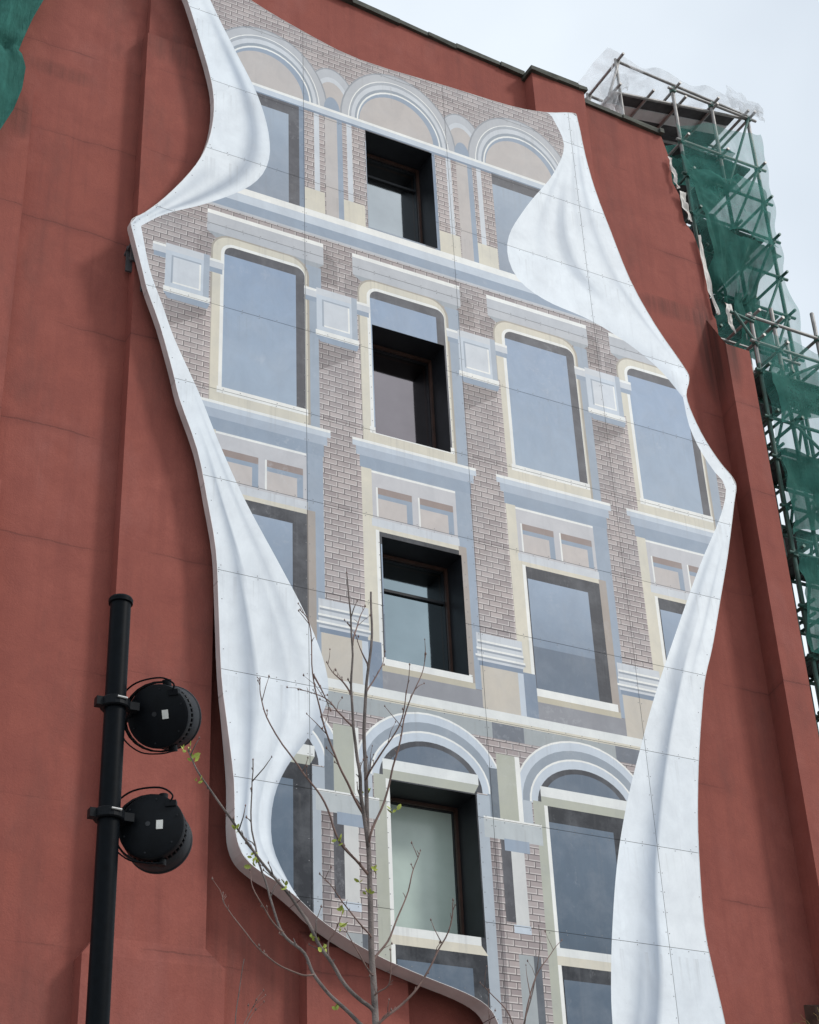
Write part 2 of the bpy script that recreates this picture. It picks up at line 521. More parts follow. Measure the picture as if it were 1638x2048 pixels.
# right-hand corner buttress with its steep weathered shoulder
m = MB()
m.hull8([(18.22, 0.0, 0), (18.78, 0.0, 0), (18.78, 1.6, 0), (18.34, WY, 0), (18.22, 0.0, 21.45), (18.78, 0.0, 21.45), (18.78, 1.6, 22.55), (18.34, WY, 22.55)])
inb(m.build('corner_buttress', M['stucco']))
m = MB()
m.hull8([(17.9, 0.14, 0), (18.214, -0.05, 0), (18.9, -0.05, 0), (17.9, WY, 0), (18.0, 0.30, 8.9), (18.214, -0.05, 8.9), (18.9, -0.05, 8.9), (18.0, WY, 9.0)])
inb(m.build('buttress_foot', M['ledge']))
# wall below the shoulder stands a little proud
inb(MB().box(15.9, 18.34, 0.545, WY, 8, 22.66).build('wall_facing', M['stucco']))
# roof flashing, laid in short uneven lengths
def flash(x0, x1, z0, z1, y, seed):
    r = random.Random(seed)
    x = x0
    while x < x1 - 0.05:
        w = min(x1 - x, r.uniform(0.5, 1.1))
        za = z0 + (z1 - z0) * (x - x0) / (x1 - x0); zb = z0 + (z1 - z0) * (x + w - x0) / (x1 - x0)
        d = r.uniform(-.02, .03); d2 = d + r.uniform(-.02, .02); o_ = r.uniform(0.05, 0.12); h = r.uniform(.05, .09)
        mm = MB().hull8([(x, y - o_, za + d - .03), (x + w - .008, y - o_ - r.uniform(-.03, .03), zb + d2 - .03), (x + w - .008, y + .5, zb + d2), (x, y + .5, za + d),
                         (x, y - o_, za + d + h), (x + w - .008, y - o_, zb + d2 + h), (x + w - .008, y + .5, zb + d2 + h + .03), (x, y + .5, za + d + h + .03)])
        inb(mm.build('roof_flashing', M['flash']))
        x += w
flash(8.3, 14.60, 27.93, 27.46, WY, 1)
flash(15.9, 17.98, 27.37, 27.27, WY, 2)
flash(14.56, 15.92, 27.36, 27.36, 0.30, 3)
inb(MB().box(14.62, 15.86, 0.86, 1.6, 26.5, 27.42).build('chimney_back', M['stucco']))
# dark stone courses on the side street front
for z in (24.35, 20.6, 16.4):
    inb(MB().box(18.3 if z > 22 else 18.785, 19.0, 1.3, 9.0, z, z + 0.28).build('side_cornice', M['darkstone']))
inb(MB().box(18.0, 18.72, 1.8, 10, 12, 26.4).build('side_wall', M['darkstone']))

# the four real windows that look out through the mural
for i, (x0, x1, z0, z1) in enumerate(WINS):
    dep = (0.66, 0.62, 0.62, 0.70)[i]
    w = link('window', bpy.data.meshes.new('window'), None); inb(w)
    w.location = ((x0 + x1) / 2, 0, z0)
    def sub(o):
        o.parent = w
        o.matrix_parent_inverse = Matrix.Translation(-Vector(w.location))
        return o
    t = 0.05
    mm = MB()
    y0 = 0.012
    mm.box(x0 - t, x0, y0, dep, z0 - t, z1 + t).box(x1, x1 + t, y0, dep, z0 - t, z1 + t)
    mm.box(x0, x1, y0, dep, z0 - t, z0).box(x0, x1, y0, dep, z1, z1 + t)
    # the tunnel becomes the window part itself
    loc = Vector(w.location)
    w.data.from_pydata([tuple(p - loc) for p in mm.v], [], mm.f)
    w.data.materials.append(M['black'])
    # timber frame half way in
    fy = dep - 0.16
    fr = MB()
    for (a, b_, c_, d_) in ((x0 + .001, x0 + .045, z0 + .001, z1 - .001), (x1 - .045, x1 - .001, z0 + .001, z1 - .001)):
        fr.box(a, b_, fy, fy + .05, c_, d_)
    fr.box(x0 + .046, x1 - .046, fy, fy + .05, z1 - .05, z1 - .001)
    sub(fr.build('frame', M['brown']))
    sash = MB()
    gy = dep - 0.05
    for (a, b_, c_, d_) in ((x0 + .002, x0 + .05, z0 + .002, z1 - .002), (x1 - .05, x1 - .002, z0 + .002, z1 - .002)):
        sash.box(a, b_, gy - .05, gy, c_, d_)
    sash.box(x0 + .051, x1 - .051, gy - .05, gy, z0 + .002, z0 + .05).box(x0 + .051, x1 - .051, gy - .05, gy, z1 - .06, z1 - .002)
    if i in (0, 2):
        zt = z1 - 0.62 if i == 2 else z1 - .5
        sash.box(x0 + .051, x1 - .051, gy - .04, gy - .004, zt, zt + .045)
    sub(sash.build('sash', M['black']))
    gm = (M['glass_pale'], M['glass_violet'], M['glass'], M['frost'])[i]
    sub(MB().box(x0 + .004, x1 - .004, gy, gy + .012, z0 + .004, z1 - .004).build('pane', gm))

# ------------------------------------------------------------------ mural: painted sheets on a shaped stand-off frame
OUT_L = [(6.812,26.601),(6.922,26.133),(7.178,25.488),(7.437,24.608),(7.641,23.847),(7.727,23.288),(7.713,22.696),(7.592,22.074),(7.343,21.470),(6.934,20.765),(6.613,20.323),(6.437,20.141),(6.393,20.021),(6.435,19.840),(6.623,19.145),(6.721,18.781),(6.949,18.172),(7.180,17.387),(7.317,16.870),(7.620,16.049),(7.799,15.217),(7.949,14.403),(8.004,13.592),(8.072,12.422),(8.174,11.683),(8.282,10.895),(8.304,10.329)]
OUT_B = [(8.344,10.042),(8.454,9.829),(8.669,9.674),(8.955,9.541),(9.243,9.353),(9.531,9.131),(9.965,8.899),(10.477,8.701),(11.071,8.530),(11.674,8.377),(12.013,8.228),(12.167,8.001),(12.309,7.536),(12.732,7.048),(13.646,6.723),(14.874,6.738),(15.725,7.268)]
OUT_R = [(15.977,7.985),(15.996,8.359),(15.922,8.994),(15.854,9.813),(15.941,11.000),(16.053,11.834),(16.219,12.707),(16.433,13.624),(16.570,14.102),(16.809,14.705),(17.117,15.629),(17.438,16.593),(17.779,17.759),(17.883,18.104),(17.840,18.306),(17.606,18.566),(17.341,18.981),(17.141,19.474),(17.061,19.897),(17.192,20.311),(17.087,20.588),(16.578,21.355),(16.138,22.278),(15.824,23.394),(15.590,24.319),(15.457,25.178),(15.381,26.083)]
OUT_T = [(15.280,26.230),(14.615,25.958),(13.806,25.783),(12.477,25.691),(10.571,25.552),(9.357,25.767),(8.366,26.071),(7.874,26.352),(7.282,26.845)]
ML1 = [(7.231,26.953),(7.394,26.242),(7.699,25.487),(8.094,24.666),(8.530,23.759),(8.751,22.901),(8.726,22.195),(8.410,21.594),(7.707,20.956),(6.947,20.418),(6.559,20.021)]
ML2 = [(6.559,20.021),(6.744,19.188),(6.974,18.571),(7.200,17.965),(7.633,17.058),(7.975,16.239),(8.390,15.371),(8.956,14.391),(9.368,13.648),(9.662,12.896),(9.692,12.347),(9.413,11.755),(9.030,11.165),(8.845,10.625),(8.847,10.059),(9.064,9.603),(9.243,9.353)]
MR1 = [(14.735,26.010),(14.980,25.246),(14.627,24.323),(13.982,23.317),(13.466,22.276),(13.558,21.490),(14.154,21.121),(15.098,20.981),(15.932,20.680),(16.542,20.303),(16.982,19.817)]
MR2 = [(16.982,19.817),(17.024,19.219),(17.189,18.721),(17.453,18.309),(17.651,18.043),(17.404,17.350),(16.797,16.241),(16.054,14.733),(15.489,13.533),(15.135,12.689),(14.717,11.623),(14.411,10.626),(14.199,9.614),(14.075,8.799),(14.024,8.175),(14.020,7.143),(14.130,6.723)]
P2, FACES, INFO = [], [], []          # planar subdivision input
def addface(pts, info):
    a = sum(p[0] * q[1] - q[0] * p[1] for p, q in zip(pts, list(pts[1:]) + [pts[0]]))
    if a < 0: 
        pts = list(pts)[::-1]
        if isinstance(info.get('c'), list): info['c'] = info['c'][::-1]
    n = len(P2)
    P2.extend(Vector((p[0], p[1])) for p in pts)
    FACES.append(list(range(n, n + len(pts))))
    info['p'] = [Vector((p[0], p[1])) for p in pts]
    INFO.append(info)

outline = [p.xy for p in catmull(OUT_L + OUT_B + OUT_R + OUT_T + [OUT_L[0]], 3)][:-1]
addface(outline, {'k': 'brick', 'c': (1, 1, 1)})

KP = 1.02
def pc(r, g_, b): return col(r, g_, b, KP)
WHITE = pc(226, 228, 226); CREAM = pc(214, 208, 192); CREAM2 = pc(192, 184, 164); STONE = pc(186, 189, 194)
STONE2 = pc(204, 208, 213); BLUE = pc(146, 160, 177); BLUE2 = pc(123, 138, 157); PINK = pc(190, 183, 179); BROWN = pc(150, 134, 128)
DARK3 = pc(58, 60, 67); PANE = pc(152, 169, 190); PANE2 = pc(122, 138, 156); DARK = pc(80, 80, 86); DARK2 = pc(27, 32, 41); GREY = pc(142, 143, 149); GREEN = pc(176, 178, 165)
LINE = pc(236, 236, 232); PALE = pc(196, 205, 215)

def rect(x0, z0, x1, z1, c, k='paint'):
    addface([(x0, z0), (x1, z0), (x1, z1), (x0, z1)], {'k': k, 'c': c})
def poly(pts, c, k='paint'):
    addface(pts, {'k': k, 'c': c})
def vgrad(x0, z0, x1, z1, cb, ct):
    addface([(x0, z0), (x1, z0), (x1, z1)], {'k': 'grad', 'c': [cb, cb, ct]})
    addface([(x0, z0), (x1, z1), (x0, z1)], {'k': 'grad', 'c': [cb, ct, ct]})
def ell(cx, cz, rx, rz, c, k='paint', a0=0, a1=180, n=22):
    addface([(cx + rx * math.cos(R(a0 + (a1 - a0) * i / n)), cz + rz * math.sin(R(a0 + (a1 - a0) * i / n))) for i in range(n + 1)], {'k': k, 'c': c})
def rrect(x0, z0, x1, z1, r, c):
    p = [(x0, z0), (x1, z0)]
    p += [(x1 - r + r * math.cos(R(a)), z1 - r + r * math.sin(R(a))) for a in range(0, 91, 15)]
    p += [(x0 + r + r * math.cos(R(a)), z1 - r + r * math.sin(R(a))) for a in range(90, 181, 15)]
    addface(p, {'k': 'paint', 'c': c})

COLS = [8.70, 11.32, 13.94, 16.50]
PIERS = [7.35, 9.97, 12.63, 15.21, 17.8]

# --- top storey: plain round arches over tall windows
rect(6, 20.55, 18.5, 20.93, (0.93, 0.93, 0.93), 'brick')
for cx in PIERS:
    ell(cx, 24.0, .55, 1.05, pc(150, 154, 160)); ell(cx, 24.0, .52, 1.02, STONE); ell(cx, 24.0, .40, .82, STONE2); ell(cx, 24.0, .34, .70, PINK)
for cx in COLS:
    ell(cx, 23.98, 1.19, 1.47, pc(150, 154, 160)); ell(cx, 23.98, 1.16, 1.44, pc(184, 186, 190)); ell(cx, 23.98, 1.03, 1.27, LINE); ell(cx, 23.98, 1.01, 1.25, pc(168, 173, 180)); ell(cx, 23.98, .97, 1.18, STONE2); ell(cx, 23.98, .90, 1.07, pc(150, 159, 169))
    ell(cx, 23.98, .86, 1.00, LINE); ell(cx, 23.98, .83, .96, BLUE); ell(cx - .05, 23.98, .76, .86, PINK)
for cx in PIERS:
    rect(cx - .60, 21.3, cx + .60, 23.84, (1.04, 1.02, 1.0), 'brick')
    rect(cx - .36, 21.7, cx - .26, 23.82, STONE2); rect(cx + .28, 21.7, cx + .38, 23.82, STONE2)
    rect(cx - .15, 21.36, cx + .15, 23.84, PINK); rect(cx + .09, 21.36, cx + .19, 23.84, BLUE)
    rect(cx - .60, 21.36, cx - .17, 21.98, CREAM); rect(cx + .19, 21.36, cx + .60, 21.98, CREAM)
    ell(cx, 23.99, .16, .34, BLUE)
rect(6, 23.82, 18.5, 24.03, PALE); rect(6, 23.97, 18.5, 24.03, LINE); rect(6, 23.80, 18.5, 23.85, BLUE2)
for cx in COLS:
    rect(cx - .70, 21.46, cx + .70, 23.82, DARK)
    vgrad(cx - .70, 21.46, cx + .42, 23.55, pc(140, 150, 164), pc(160, 174, 190))
    rect(cx + .62, 21.46, cx + .72, 23.82, BLUE2)
rect(6, 21.36, 18.5, 21.50, LINE); rect(6, 21.18, 18.5, 21.36, PALE); rect(6, 20.98, 18.5, 21.18, BLUE); rect(6, 20.93, 18.5, 20.98, STONE)

# --- second storey
for i, cx in enumerate(COLS):
    poly([(cx + .95, 20.74), (cx + 1.05, 20.74), (cx + 1.30, 20.45), (cx + 1.30, 19.95), (cx + .95, 19.95)], (.72, .71, .71), 'brick'); poly([(cx - 1.03, 20.36), (cx - 1.2, 20.2), (cx - 1.2, 19.85), (cx - .9, 19.85), (cx - .9, 20.36)], (.80, .79, .79), 'brick')
    rect(cx - 1.03, 20.36, cx + 1.05, 20.82, STONE); rect(cx - 1.03, 20.74, cx + 1.05, 20.82, LINE)
    poly([(cx - 1.03, 20.36), (cx - .88, 20.26), (cx + .95, 20.26), (cx + 1.05, 20.36)], pc(160, 166, 172))
    rect(cx + .72, 17.0, cx + 1.0, 20.26, pc(156, 168, 182))
    rrect(cx - .95, 17.0, cx + .78, 20.36, .34, pc(170, 162, 150)); rrect(cx - .92, 17.0, cx + .74, 20.33, .32, CREAM)
    rrect(cx - .78, 17.24, cx + .71, 20.20, .22, LINE)
    rrect(cx - .72, 17.30, cx + .70, 20.14, .16, DARK)
    vgrad(cx - .72, 17.32, cx + .54, 19.96, pc(158, 174, 192), pc(146, 164, 188))
    rect(cx - .80, 17.2, cx + .74, 17.32, LINE); rect(cx - .92, 17.02, cx + .74, 17.2, CREAM)
for px in PIERS:
    rect(px - .33, 13.9, px + .34, 19.4, (1, 1, 1), 'brick'); rect(px + .30, 13.9, px + .42, 19.0, (1.16, 1.15, 1.14), 'brick')
    poly([(px - .33, 18.15), (px - .33, 18.9), (px + .34, 18.9), (px + .34, 18.62)], (.70, .69, .69), 'brick')
    rect(px - .58, 19.62, px + .62, 19.80, STONE2); rect(px - .58, 19.75, px + .62, 19.80, LINE); rect(px - .56, 19.52, px + .60, 19.62, BLUE)
    rect(px - .36, 18.95, px + .38, 19.84, PALE); rect(px - .36, 19.70, px + .38, 19.84, STONE2); rect(px - .26, 19.06, px + .24, 19.62, pc(160, 170, 182)); rect(px - .23, 19.06, px + .24, 19.59, LINE); rect(px - .23, 19.09, px + .21, 19.59, pc(206, 211, 217)); rect(px + .28, 18.95, px + .38, 19.84, pc(168, 178, 190))
    rect(px - .38, 18.86, px + .40, 18.97, LINE); poly([(px - .38, 18.86), (px - .30, 18.74), (px + .36, 18.74), (px + .40, 18.86)], BLUE)

# --- spandrels
for cx in COLS:
    rect(cx - 1.0, 16.5, cx + 1.0, 17.02, BLUE); rect(cx - 1.12, 16.88, cx + 1.12, 17.02, PALE); rect(cx - 1.12, 16.98, cx + 1.12, 17.03, LINE); rect(cx - 1.06, 16.72, cx + 1.06, 16.88, pc(170, 181, 195))
    rect(cx - .98, 13.0, cx + .98, 16.5, pc(152, 165, 181)); rect(cx - .98, 13.0, cx - .80, 16.5, CREAM)
    rect(cx - .80, 15.55, cx + .70, 16.48, pc(196, 195, 198)); rect(cx - .80, 16.44, cx + .70, 16.48, LINE)
    for s in (-.70, .04):
        rect(cx + s, 15.64, cx + s + .60, 16.18, BROWN); rect(cx + s, 15.64, cx + s + .60, 16.06, BLUE)
        rect(cx + s, 15.64, cx + s + .50, 15.98, pc(196, 188, 184)); rect(cx + s - .03, 15.64, cx + s, 16.18, LINE)
    rect(cx - .82, 15.42, cx + .72, 15.60, STONE2)

# --- third storey
for i, cx in enumerate(COLS):
    rect(cx - .86, 13.02, cx + .84, 15.46, CREAM); rect(cx + .70, 13.02, cx + .84, 15.46, pc(164, 154, 146)); rect(cx - .76, 13.16, cx - .70, 15.40, LINE)
    rect(cx - .70, 13.22, cx + .70, 15.38, DARK3 if i != 1 else DARK2)
    vgrad(cx - .68, 13.22, cx + .46, 15.16, pc(112, 126, 143), pc(150, 166, 186))
    rect(cx - .68, 13.22, cx + .46, 13.95, pc(104, 117, 133))
    rect(cx - .80, 13.08, cx + .80, 13.22, LINE); rect(cx - .86, 12.98, cx + .84, 13.09, CREAM2)
rect(6, 12.44, 18.5, 12.99, GREY)
for px in PIERS:
    rect(px - .36, 12.70, px + .40, 13.55, pc(198, 190, 178)); rect(px + .30, 12.70, px + .40, 13.55, PALE); rect(px + .40, 12.70, px + .62, 13.45, BLUE2)
    rect(px - .40, 13.50, px + .42, 13.98, STONE2)
    for z in (13.54, 13.66, 13.79): rect(px - .44 + (z - 13.5) * .2, z, px + .46 - (z - 13.5) * .2, z + .035, pc(150, 158, 168)); rect(px - .44 + (z - 13.5) * .2, z + .035, px + .46 - (z - 13.5) * .2, z + .07, LINE)
    rect(px - .38, 13.42, px + .40, 13.50, BLUE2)
rect(6, 12.56, 18.5, 12.70, WHITE); rect(6, 12.50, 18.5, 12.56, CREAM); rect(6, 12.24, 18.5, 12.50, pc(160, 166, 168))
rect(12.4, 12.24, 12.95, 12.5, pc(108, 114, 124)); rect(14.6, 12.24, 15.4, 12.5, pc(108, 114, 124))

# --- bottom storey: wide low arches on plain brick piers
rect(6, 6, 18.5, 12.24, (.92, .90, .90), 'brick')
for i, cx in enumerate(COLS):
    cz = 11.32
    for rx, rz, c in ((1.24, 1.12, LINE), (1.21, 1.09, PALE), (1.10, .96, pc(146, 156, 167)), (.98, .82, LINE), (.95, .79, PALE), (.84, .66, DARK3), (.74, .58, pc(96, 110, 126))):
        ell(cx, cz, rx, rz, c)
    rect(cx - 1.24, 10.9, cx - .95, cz + .01, pc(180, 188, 196)); rect(cx + .92, 6, cx + 1.22, cz + .01, pc(140, 150, 161)); rect(cx + .74, 6, cx + .95, 11.3, pc(172, 181, 190))
    rect(cx - .93, 6, cx - .70, 11.35, GREEN); rect(cx - .74, 6, cx - .68, 11.3, LINE)
    rect(cx - .68, 6, cx + .74, 11.34, DARK2)
    vgrad(cx - .68, 9.17, cx + .45, 11.05, pc(78, 94, 110), pc(96, 112, 129))
    vgrad(cx - .66, 6, cx + .50, 8.72, pc(74, 90, 107), pc(86, 102, 119))
    poly([(cx - .78, 11.30), (cx + .70, 11.30), (cx + .78, 11.44), (cx - .78, 11.44)], GREEN); rect(cx - .78, 11.44, cx + .78, 11.60, WHITE)
    rect(cx - .74, 9.04, cx + .66, 9.17, WHITE); poly([(cx - .74, 8.92), (cx + .76, 8.92), (cx + .66, 9.05), (cx - .74, 9.05)], CREAM)
for px in PIERS:
    rect(px - .40, 6, px + .42, 10.8, (.96, .94, .93), 'brick'); rect(px - .40, 6, px - .27, 10.8, (.62, .60, .61), 'brick')
    rect(px - .20, 10.95, px + .20, 12.0, GREEN); rect(px - .34, 10.95, px - .20, 11.75, pc(104, 114, 124)); rect(px + .12, 10.95, px + .2, 12.0, LINE)
    rect(px - .48, 10.66, px + .50, 10.98, pc(184, 190, 192)); rect(px - .48, 10.94, px + .50, 10.98, LINE)
    rect(px - .22, 9.45, px - .06, 10.66, pc(74, 74, 80)); rect(px - .06, 9.36, px + .16, 10.66, pc(206, 206, 204)); rect(px - .10, 9.30, px + .18, 9.42, PALE)
    rect(px - .16, 10.5, px + .26, 10.68, BLUE)
    rect(px - .06, 6, px + .18, 9.0, pc(160, 166, 168)); rect(px + .18, 6, px + .30, 9.0, pc(84, 90, 98))

# --- plain white margins, softly modelled folds running along them
def smooth(a, b, x):
    x = max(0, min(1, (x - a) / (b - a))); return x * x * (3 - 2 * x)
def fold(u, c, soft, hard=.012):
    d = u - c
    return math.exp(-(d / soft) ** 2) if d < 0 else math.exp(-(d / hard) ** 2)
def margin(outer, inner, n, nu, shade):
    A = resample([p.xy for p in catmull(outer, 4)], n); B = resample([p.xy for p in catmull(inner, 4)], n)
    base = Vector(pc(232, 238, 243)); dk = Vector(pc(108, 126, 150))
    def cc(t, u):
        s = max(0, min(1, shade(t, u)))
        return tuple(base.lerp(dk, s))
    for i in range(n):
        for j in range(nu):
            q = []
            for (ii, jj) in ((i, j), (i + 1, j), (i + 1, j + 1), (i, j + 1)):
                u = jj / nu; q.append((A[ii].lerp(B[ii], u), cc(ii / n, u)))
            for tri in ((0, 1, 2), (0, 2, 3)):
                pts_ = [q[k][0] for k in tri]
                ar = (pts_[1] - pts_[0]).cross(pts_[2] - pts_[0])
                if abs(ar) < 1e-5: continue
                addface([tuple(p) for p in pts_], {'k': 'grad', 'c': [q[k][1] for k in tri]})
i0 = 12
margin([(6.75, 26.95)] + OUT_L[1:i0 + 1], ML1, 40, 16, lambda t, u: .60 * math.exp(-((u - .70) / .13) ** 2) * smooth(.1, .4, t) * (1 - smooth(.85, 1, t)) + .28 * math.exp(-((u - .25) / .16) ** 2) * smooth(.62, .8, t) + .10 * smooth(.92, 1, u))
margin(OUT_L[i0:] + OUT_B[:5], ML2, 70, 20, lambda t, u: .62 * fold(u, .34 + .06 * math.sin(t * 6), .12, .02) * smooth(.30, .45, t) * (1 - smooth(.93, 1, t)) + .26 * math.exp(-((u - .74) / .06) ** 2) * smooth(.22, .4, t) * (1 - smooth(.6, .75, t)) + .45 * smooth(.80, 1, u) * smooth(.62, .76, t) + .22 * fold(u, .60, .10, .03) * smooth(.5, .62, t))
r19 = OUT_R[:19][::-1]
margin([OUT_T[1], OUT_T[0]] + OUT_R[::-1][:9], MR1, 44, 20, lambda t, u: (.55 * math.exp(-((u - .47) / .05) ** 2) * smooth(.25, .45, t) * (1 - smooth(.58, .72, t)) + .34 * math.exp(-((u - .16) / .035) ** 2) * smooth(.1, .3, t) * (1 - smooth(.75, .9, t)) + .26 * math.exp(-((u - .28) / .03) ** 2) * smooth(.08, .2, t) * (1 - smooth(.4, .6, t)) + .2 * math.exp(-((u - .68) / .05) ** 2) * smooth(.15, .3, t) * (1 - smooth(.45, .6, t)) + .30 * smooth(.70, 1, t) * smooth(.3, 1, u)))
margin(r19 + OUT_B[::-1][:3], MR2, 70, 20, lambda t, u: .72 * fold(1 - u, .42, .16, .02) * smooth(.30, .5, t) + .34 * math.exp(-((u - .78) / .10) ** 2) * smooth(.18, .3, t) * (1 - smooth(.42, .55, t)) + .28 * math.exp(-((u - .35) / .05) ** 2) * smooth(.2, .3, t) * (1 - smooth(.34, .5, t)) + .30 * fold(1 - u, .25, .06, .015) * smooth(.72, .85, t) + .12 * smooth(.15, .0, t))

# --- openings for the real windows and joints between the sheets
for (x0, x1, z0, z1) in WINS:
    addface([(x0, z0), (x1, z0), (x1, z1), (x0, z1)], {'k': 'hole', 'c': None})
SX = [6.0, 9.41, 12.31, 15.17, 18.4]
SZ = [6.0, 7.82, 9.40, 10.95, 12.52, 14.09, 15.64, 17.25, 18.88, 20.53, 22.15, 23.75, 25.35, 27.2]
JW = 0.0034
for x in SX[1:-1]:
    addface([(x - JW, 5.9), (x + JW, 5.9), (x + JW, 27.3), (x - JW, 27.3)], {'k': 'joint', 'c': None})
for z in SZ[1:-1]:
    addface([(5.9, z - JW), (18.6, z - JW), (18.6, z + JW), (5.9, z + JW)], {'k': 'joint', 'c': None})

ov, oe, of, _, _, off = geometry.delaunay_2d_cdt(P2, [], FACES, 0, 1e-5)

def bary(p, t):
    a, b, c = t
    d = (b - a).cross(c - a)
    if abs(d) < 1e-12: return (1, 0, 0)
    w1 = (p - a).cross(c - a) / d; w2 = (b - a).cross(p - a) / d
    return (1 - w1 - w2, w1, w2)

mural = thing('mural', 'large shaped panel mural of a painted facade with white margins on terracotta wall', 'mural', (11.5, 0, 6.7))
ML = Vector(mural.location)
cells = {}
# which painted shape lies uppermost at a point: look it up in a coarse grid
GC = 0.4
grid = {}
for idx, inf in enumerate(INFO):
    xs_ = [p.x for p in inf['p']]; zs_ = [p.y for p in inf['p']]
    for gi in range(int(min(xs_) // GC), int(max(xs_) // GC) + 1):
        for gj in range(int(min(zs_) // GC), int(max(zs_) // GC) + 1):
            grid.setdefault((gi, gj), []).append((idx, min(xs_), max(xs_), min(zs_), max(zs_)))
def pip(x, z, pl):
    c = False; j = len(pl) - 1
    for i in range(len(pl)):
        a, b = pl[i], pl[j]
        if (a.y > z) != (b.y > z) and x < (b.x - a.x) * (z - a.y) / (b.y - a.y) + a.x: c = not c
        j = i
    return c
def topmost(x, z):
    for idx, a, b, c, d in reversed(grid.get((int(x // GC), int(z // GC)), ())):
        if a <= x <= b and c <= z <= d and pip(x, z, INFO[idx]['p']): return idx
    return -1
for f in of:
    cpt = sum((ov[i] for i in f), Vector((0, 0))) / len(f)
    if not pip(cpt.x, cpt.y, INFO[0]['p']): continue
    top = INFO[max(0, topmost(cpt.x, cpt.y))]
    if top['k'] in ('hole', 'joint'): continue
    ix = sum(cpt.x > x for x in SX); iz = sum(cpt.y > z for z in SZ)
    cells.setdefault((ix, iz), []).append((f, top))
def components(lst):
    par = {}
    def fd(a):
        while par[a] != a: par[a] = par[par[a]]; a = par[a]
        return a
    for f, _ in lst:
        for i in f: par.setdefault(i, i)
        for i in f[1:]: par[fd(i)] = fd(f[0])
    out = {}
    for it in lst: out.setdefault(fd(it[0][0]), []).append(it)
    return list(out.values())
for lst in [c for key in sorted(cells) for c in components(cells[key])]:
    vmap = {}; V = []; F = []; COL = []; MI = []
    tint = rnd.uniform(.955, 1.03); warm = rnd.uniform(-.012, .012)
    for f, top in lst:
        ids = []
        for i in f:
            if i not in vmap:
                vmap[i] = len(V); V.append((ov[i].x - ML.x, 0.0, ov[i].y - ML.z))
            ids.append(vmap[i])
        F.append(ids)
        MI.append(1 if top['k'] == 'brick' else 0)
        for i in f:
            if top['k'] == 'grad':
                w = bary(ov[i], top['p'])
                c = [sum(max(-.2, min(1.2, wk)) * ck[q] for wk, ck in zip(w, top['c'])) for q in range(3)]
            else:
                c = top['c']
            COL.append((c[0] * (tint + warm), c[1] * tint, c[2] * (tint - warm), 1))
    me = bpy.data.meshes.new('panel')
    me.from_pydata(V, [], F)
    me.materials.append(M['paint']); me.materials.append(M['brick'])
    me.polygons.foreach_set('material_index', MI)
    at = me.color_attributes.new('paint', 'FLOAT_COLOR', 'CORNER')
    at.data.foreach_set('color', [x for c in COL for x in c])
    me.update()
    link('panel', me, mural)

# backing board (with openings) and the metal return round the edge
pts = list(outline); fcs = [list(range(len(pts)))]
area = sum(p.x * q.y - q.x * p.y for p, q in zip(outline, outline[1:] + outline[:1]))
if area < 0: fcs[0].reverse()
for (x0, x1, z0, z1) in WINS:
    n = len(pts); pts += [Vector((x0, z0)), Vector((x1, z0)), Vector((x1, z1)), Vector((x0, z1))]; fcs.append([n, n+1, n+2, n+3])
bv, _, bf, _, _, bo = geometry.delaunay_2d_cdt(pts, [], fcs, 0, 1e-5)
mesh('backing', [(p.x - ML.x, 0.010, p.y - ML.z) for p in bv], [list(f) for f, s in zip(bf, bo) if s == [0]], M['backing'], mural)
DEP = 0.27
no = len(outline)
order = outline if area > 0 else outline[::-1]
lim = [0.0]
for a, b in zip(order, order[1:] + order[:1]): lim.append(lim[-1] + (b - a).length)
# the return is made of short bent lengths
seg = []; start = 0
cuts = [0]
acc = 0
for i in range(no):
    acc += (order[(i + 1) % no] - order[i]).length
    if acc > 1.55: cuts.append(i + 1); acc = 0
if cuts[-1] != no: cuts.append(no)
for a, b in zip(cuts, cuts[1:]):
    V = []; F = []
    for i in range(a, b + 1):
        p = order[i % no]
        tdir = (order[(i + 1) % no] - order[(i - 1) % no]).normalized()
        nrm = Vector((tdir.y, -tdir.x))
        q = p
        if i == a: q = p + tdir * .005
        if i == b: q = p - tdir * .005
        DEP = .15 + .17 * (1 - smooth(9.8, 12.6, q.y))
        for (o_, y) in ((0, -.004), (.006, -.004), (.006, DEP), (-.02, DEP)):
            pp = q + nrm * o_
            V.append((pp.x - ML.x, y, pp.y - ML.z))
    for i in range(b - a):
        for k in range(4):
            k2 = (k + 1) % 4
            F.append([i*4 + k, (i+1)*4 + k, (i+1)*4 + k2, i*4 + k2])
    mesh('edge_return', V, F, M['edge'], mural)
# rivets along the joints: too small to pick apart
def inside(x, z):
    c = False
    for p, q in zip(outline, outline[1:] + outline[:1]):
        if (p.y > z) != (q.y > z) and x < (q.x - p.x) * (z - p.y) / (q.y - p.y) + p.x: c = not c
    return c and not any(a - .03 < x < b + .03 and c_ - .03 < z < d + .03 for a, b, c_, d in WINS)
rv = MB(); r = random.Random(5)
def rivet(x, z):
    if not inside(x, z): return
    n = len(rv.v); s = .0075
    for k in range(6):
        rv.v.append(Vector((x - ML.x + s * math.cos(k * math.pi / 3), -.003, z - ML.z + s * math.sin(k * math.pi / 3))))
    for k in range(6):
        rv.v.append(Vector((x - ML.x + 1.2 * s * math.cos(k * math.pi / 3), .004, z - ML.z + 1.2 * s * math.sin(k * math.pi / 3))))
    rv.f.append([n + k for k in range(6)])
    for k in range(6): rv.f.append([n + k, n + 6 + k, n + 6 + (k + 1) % 6, n + (k + 1) % 6])
for z in SZ[1:-1]:
    x = 6.2
    while x < 18.2:
        for s in (-.03, .03):
            if r.random() < .8: rivet(x + r.uniform(-.01, .01), z + s)
        x += .30
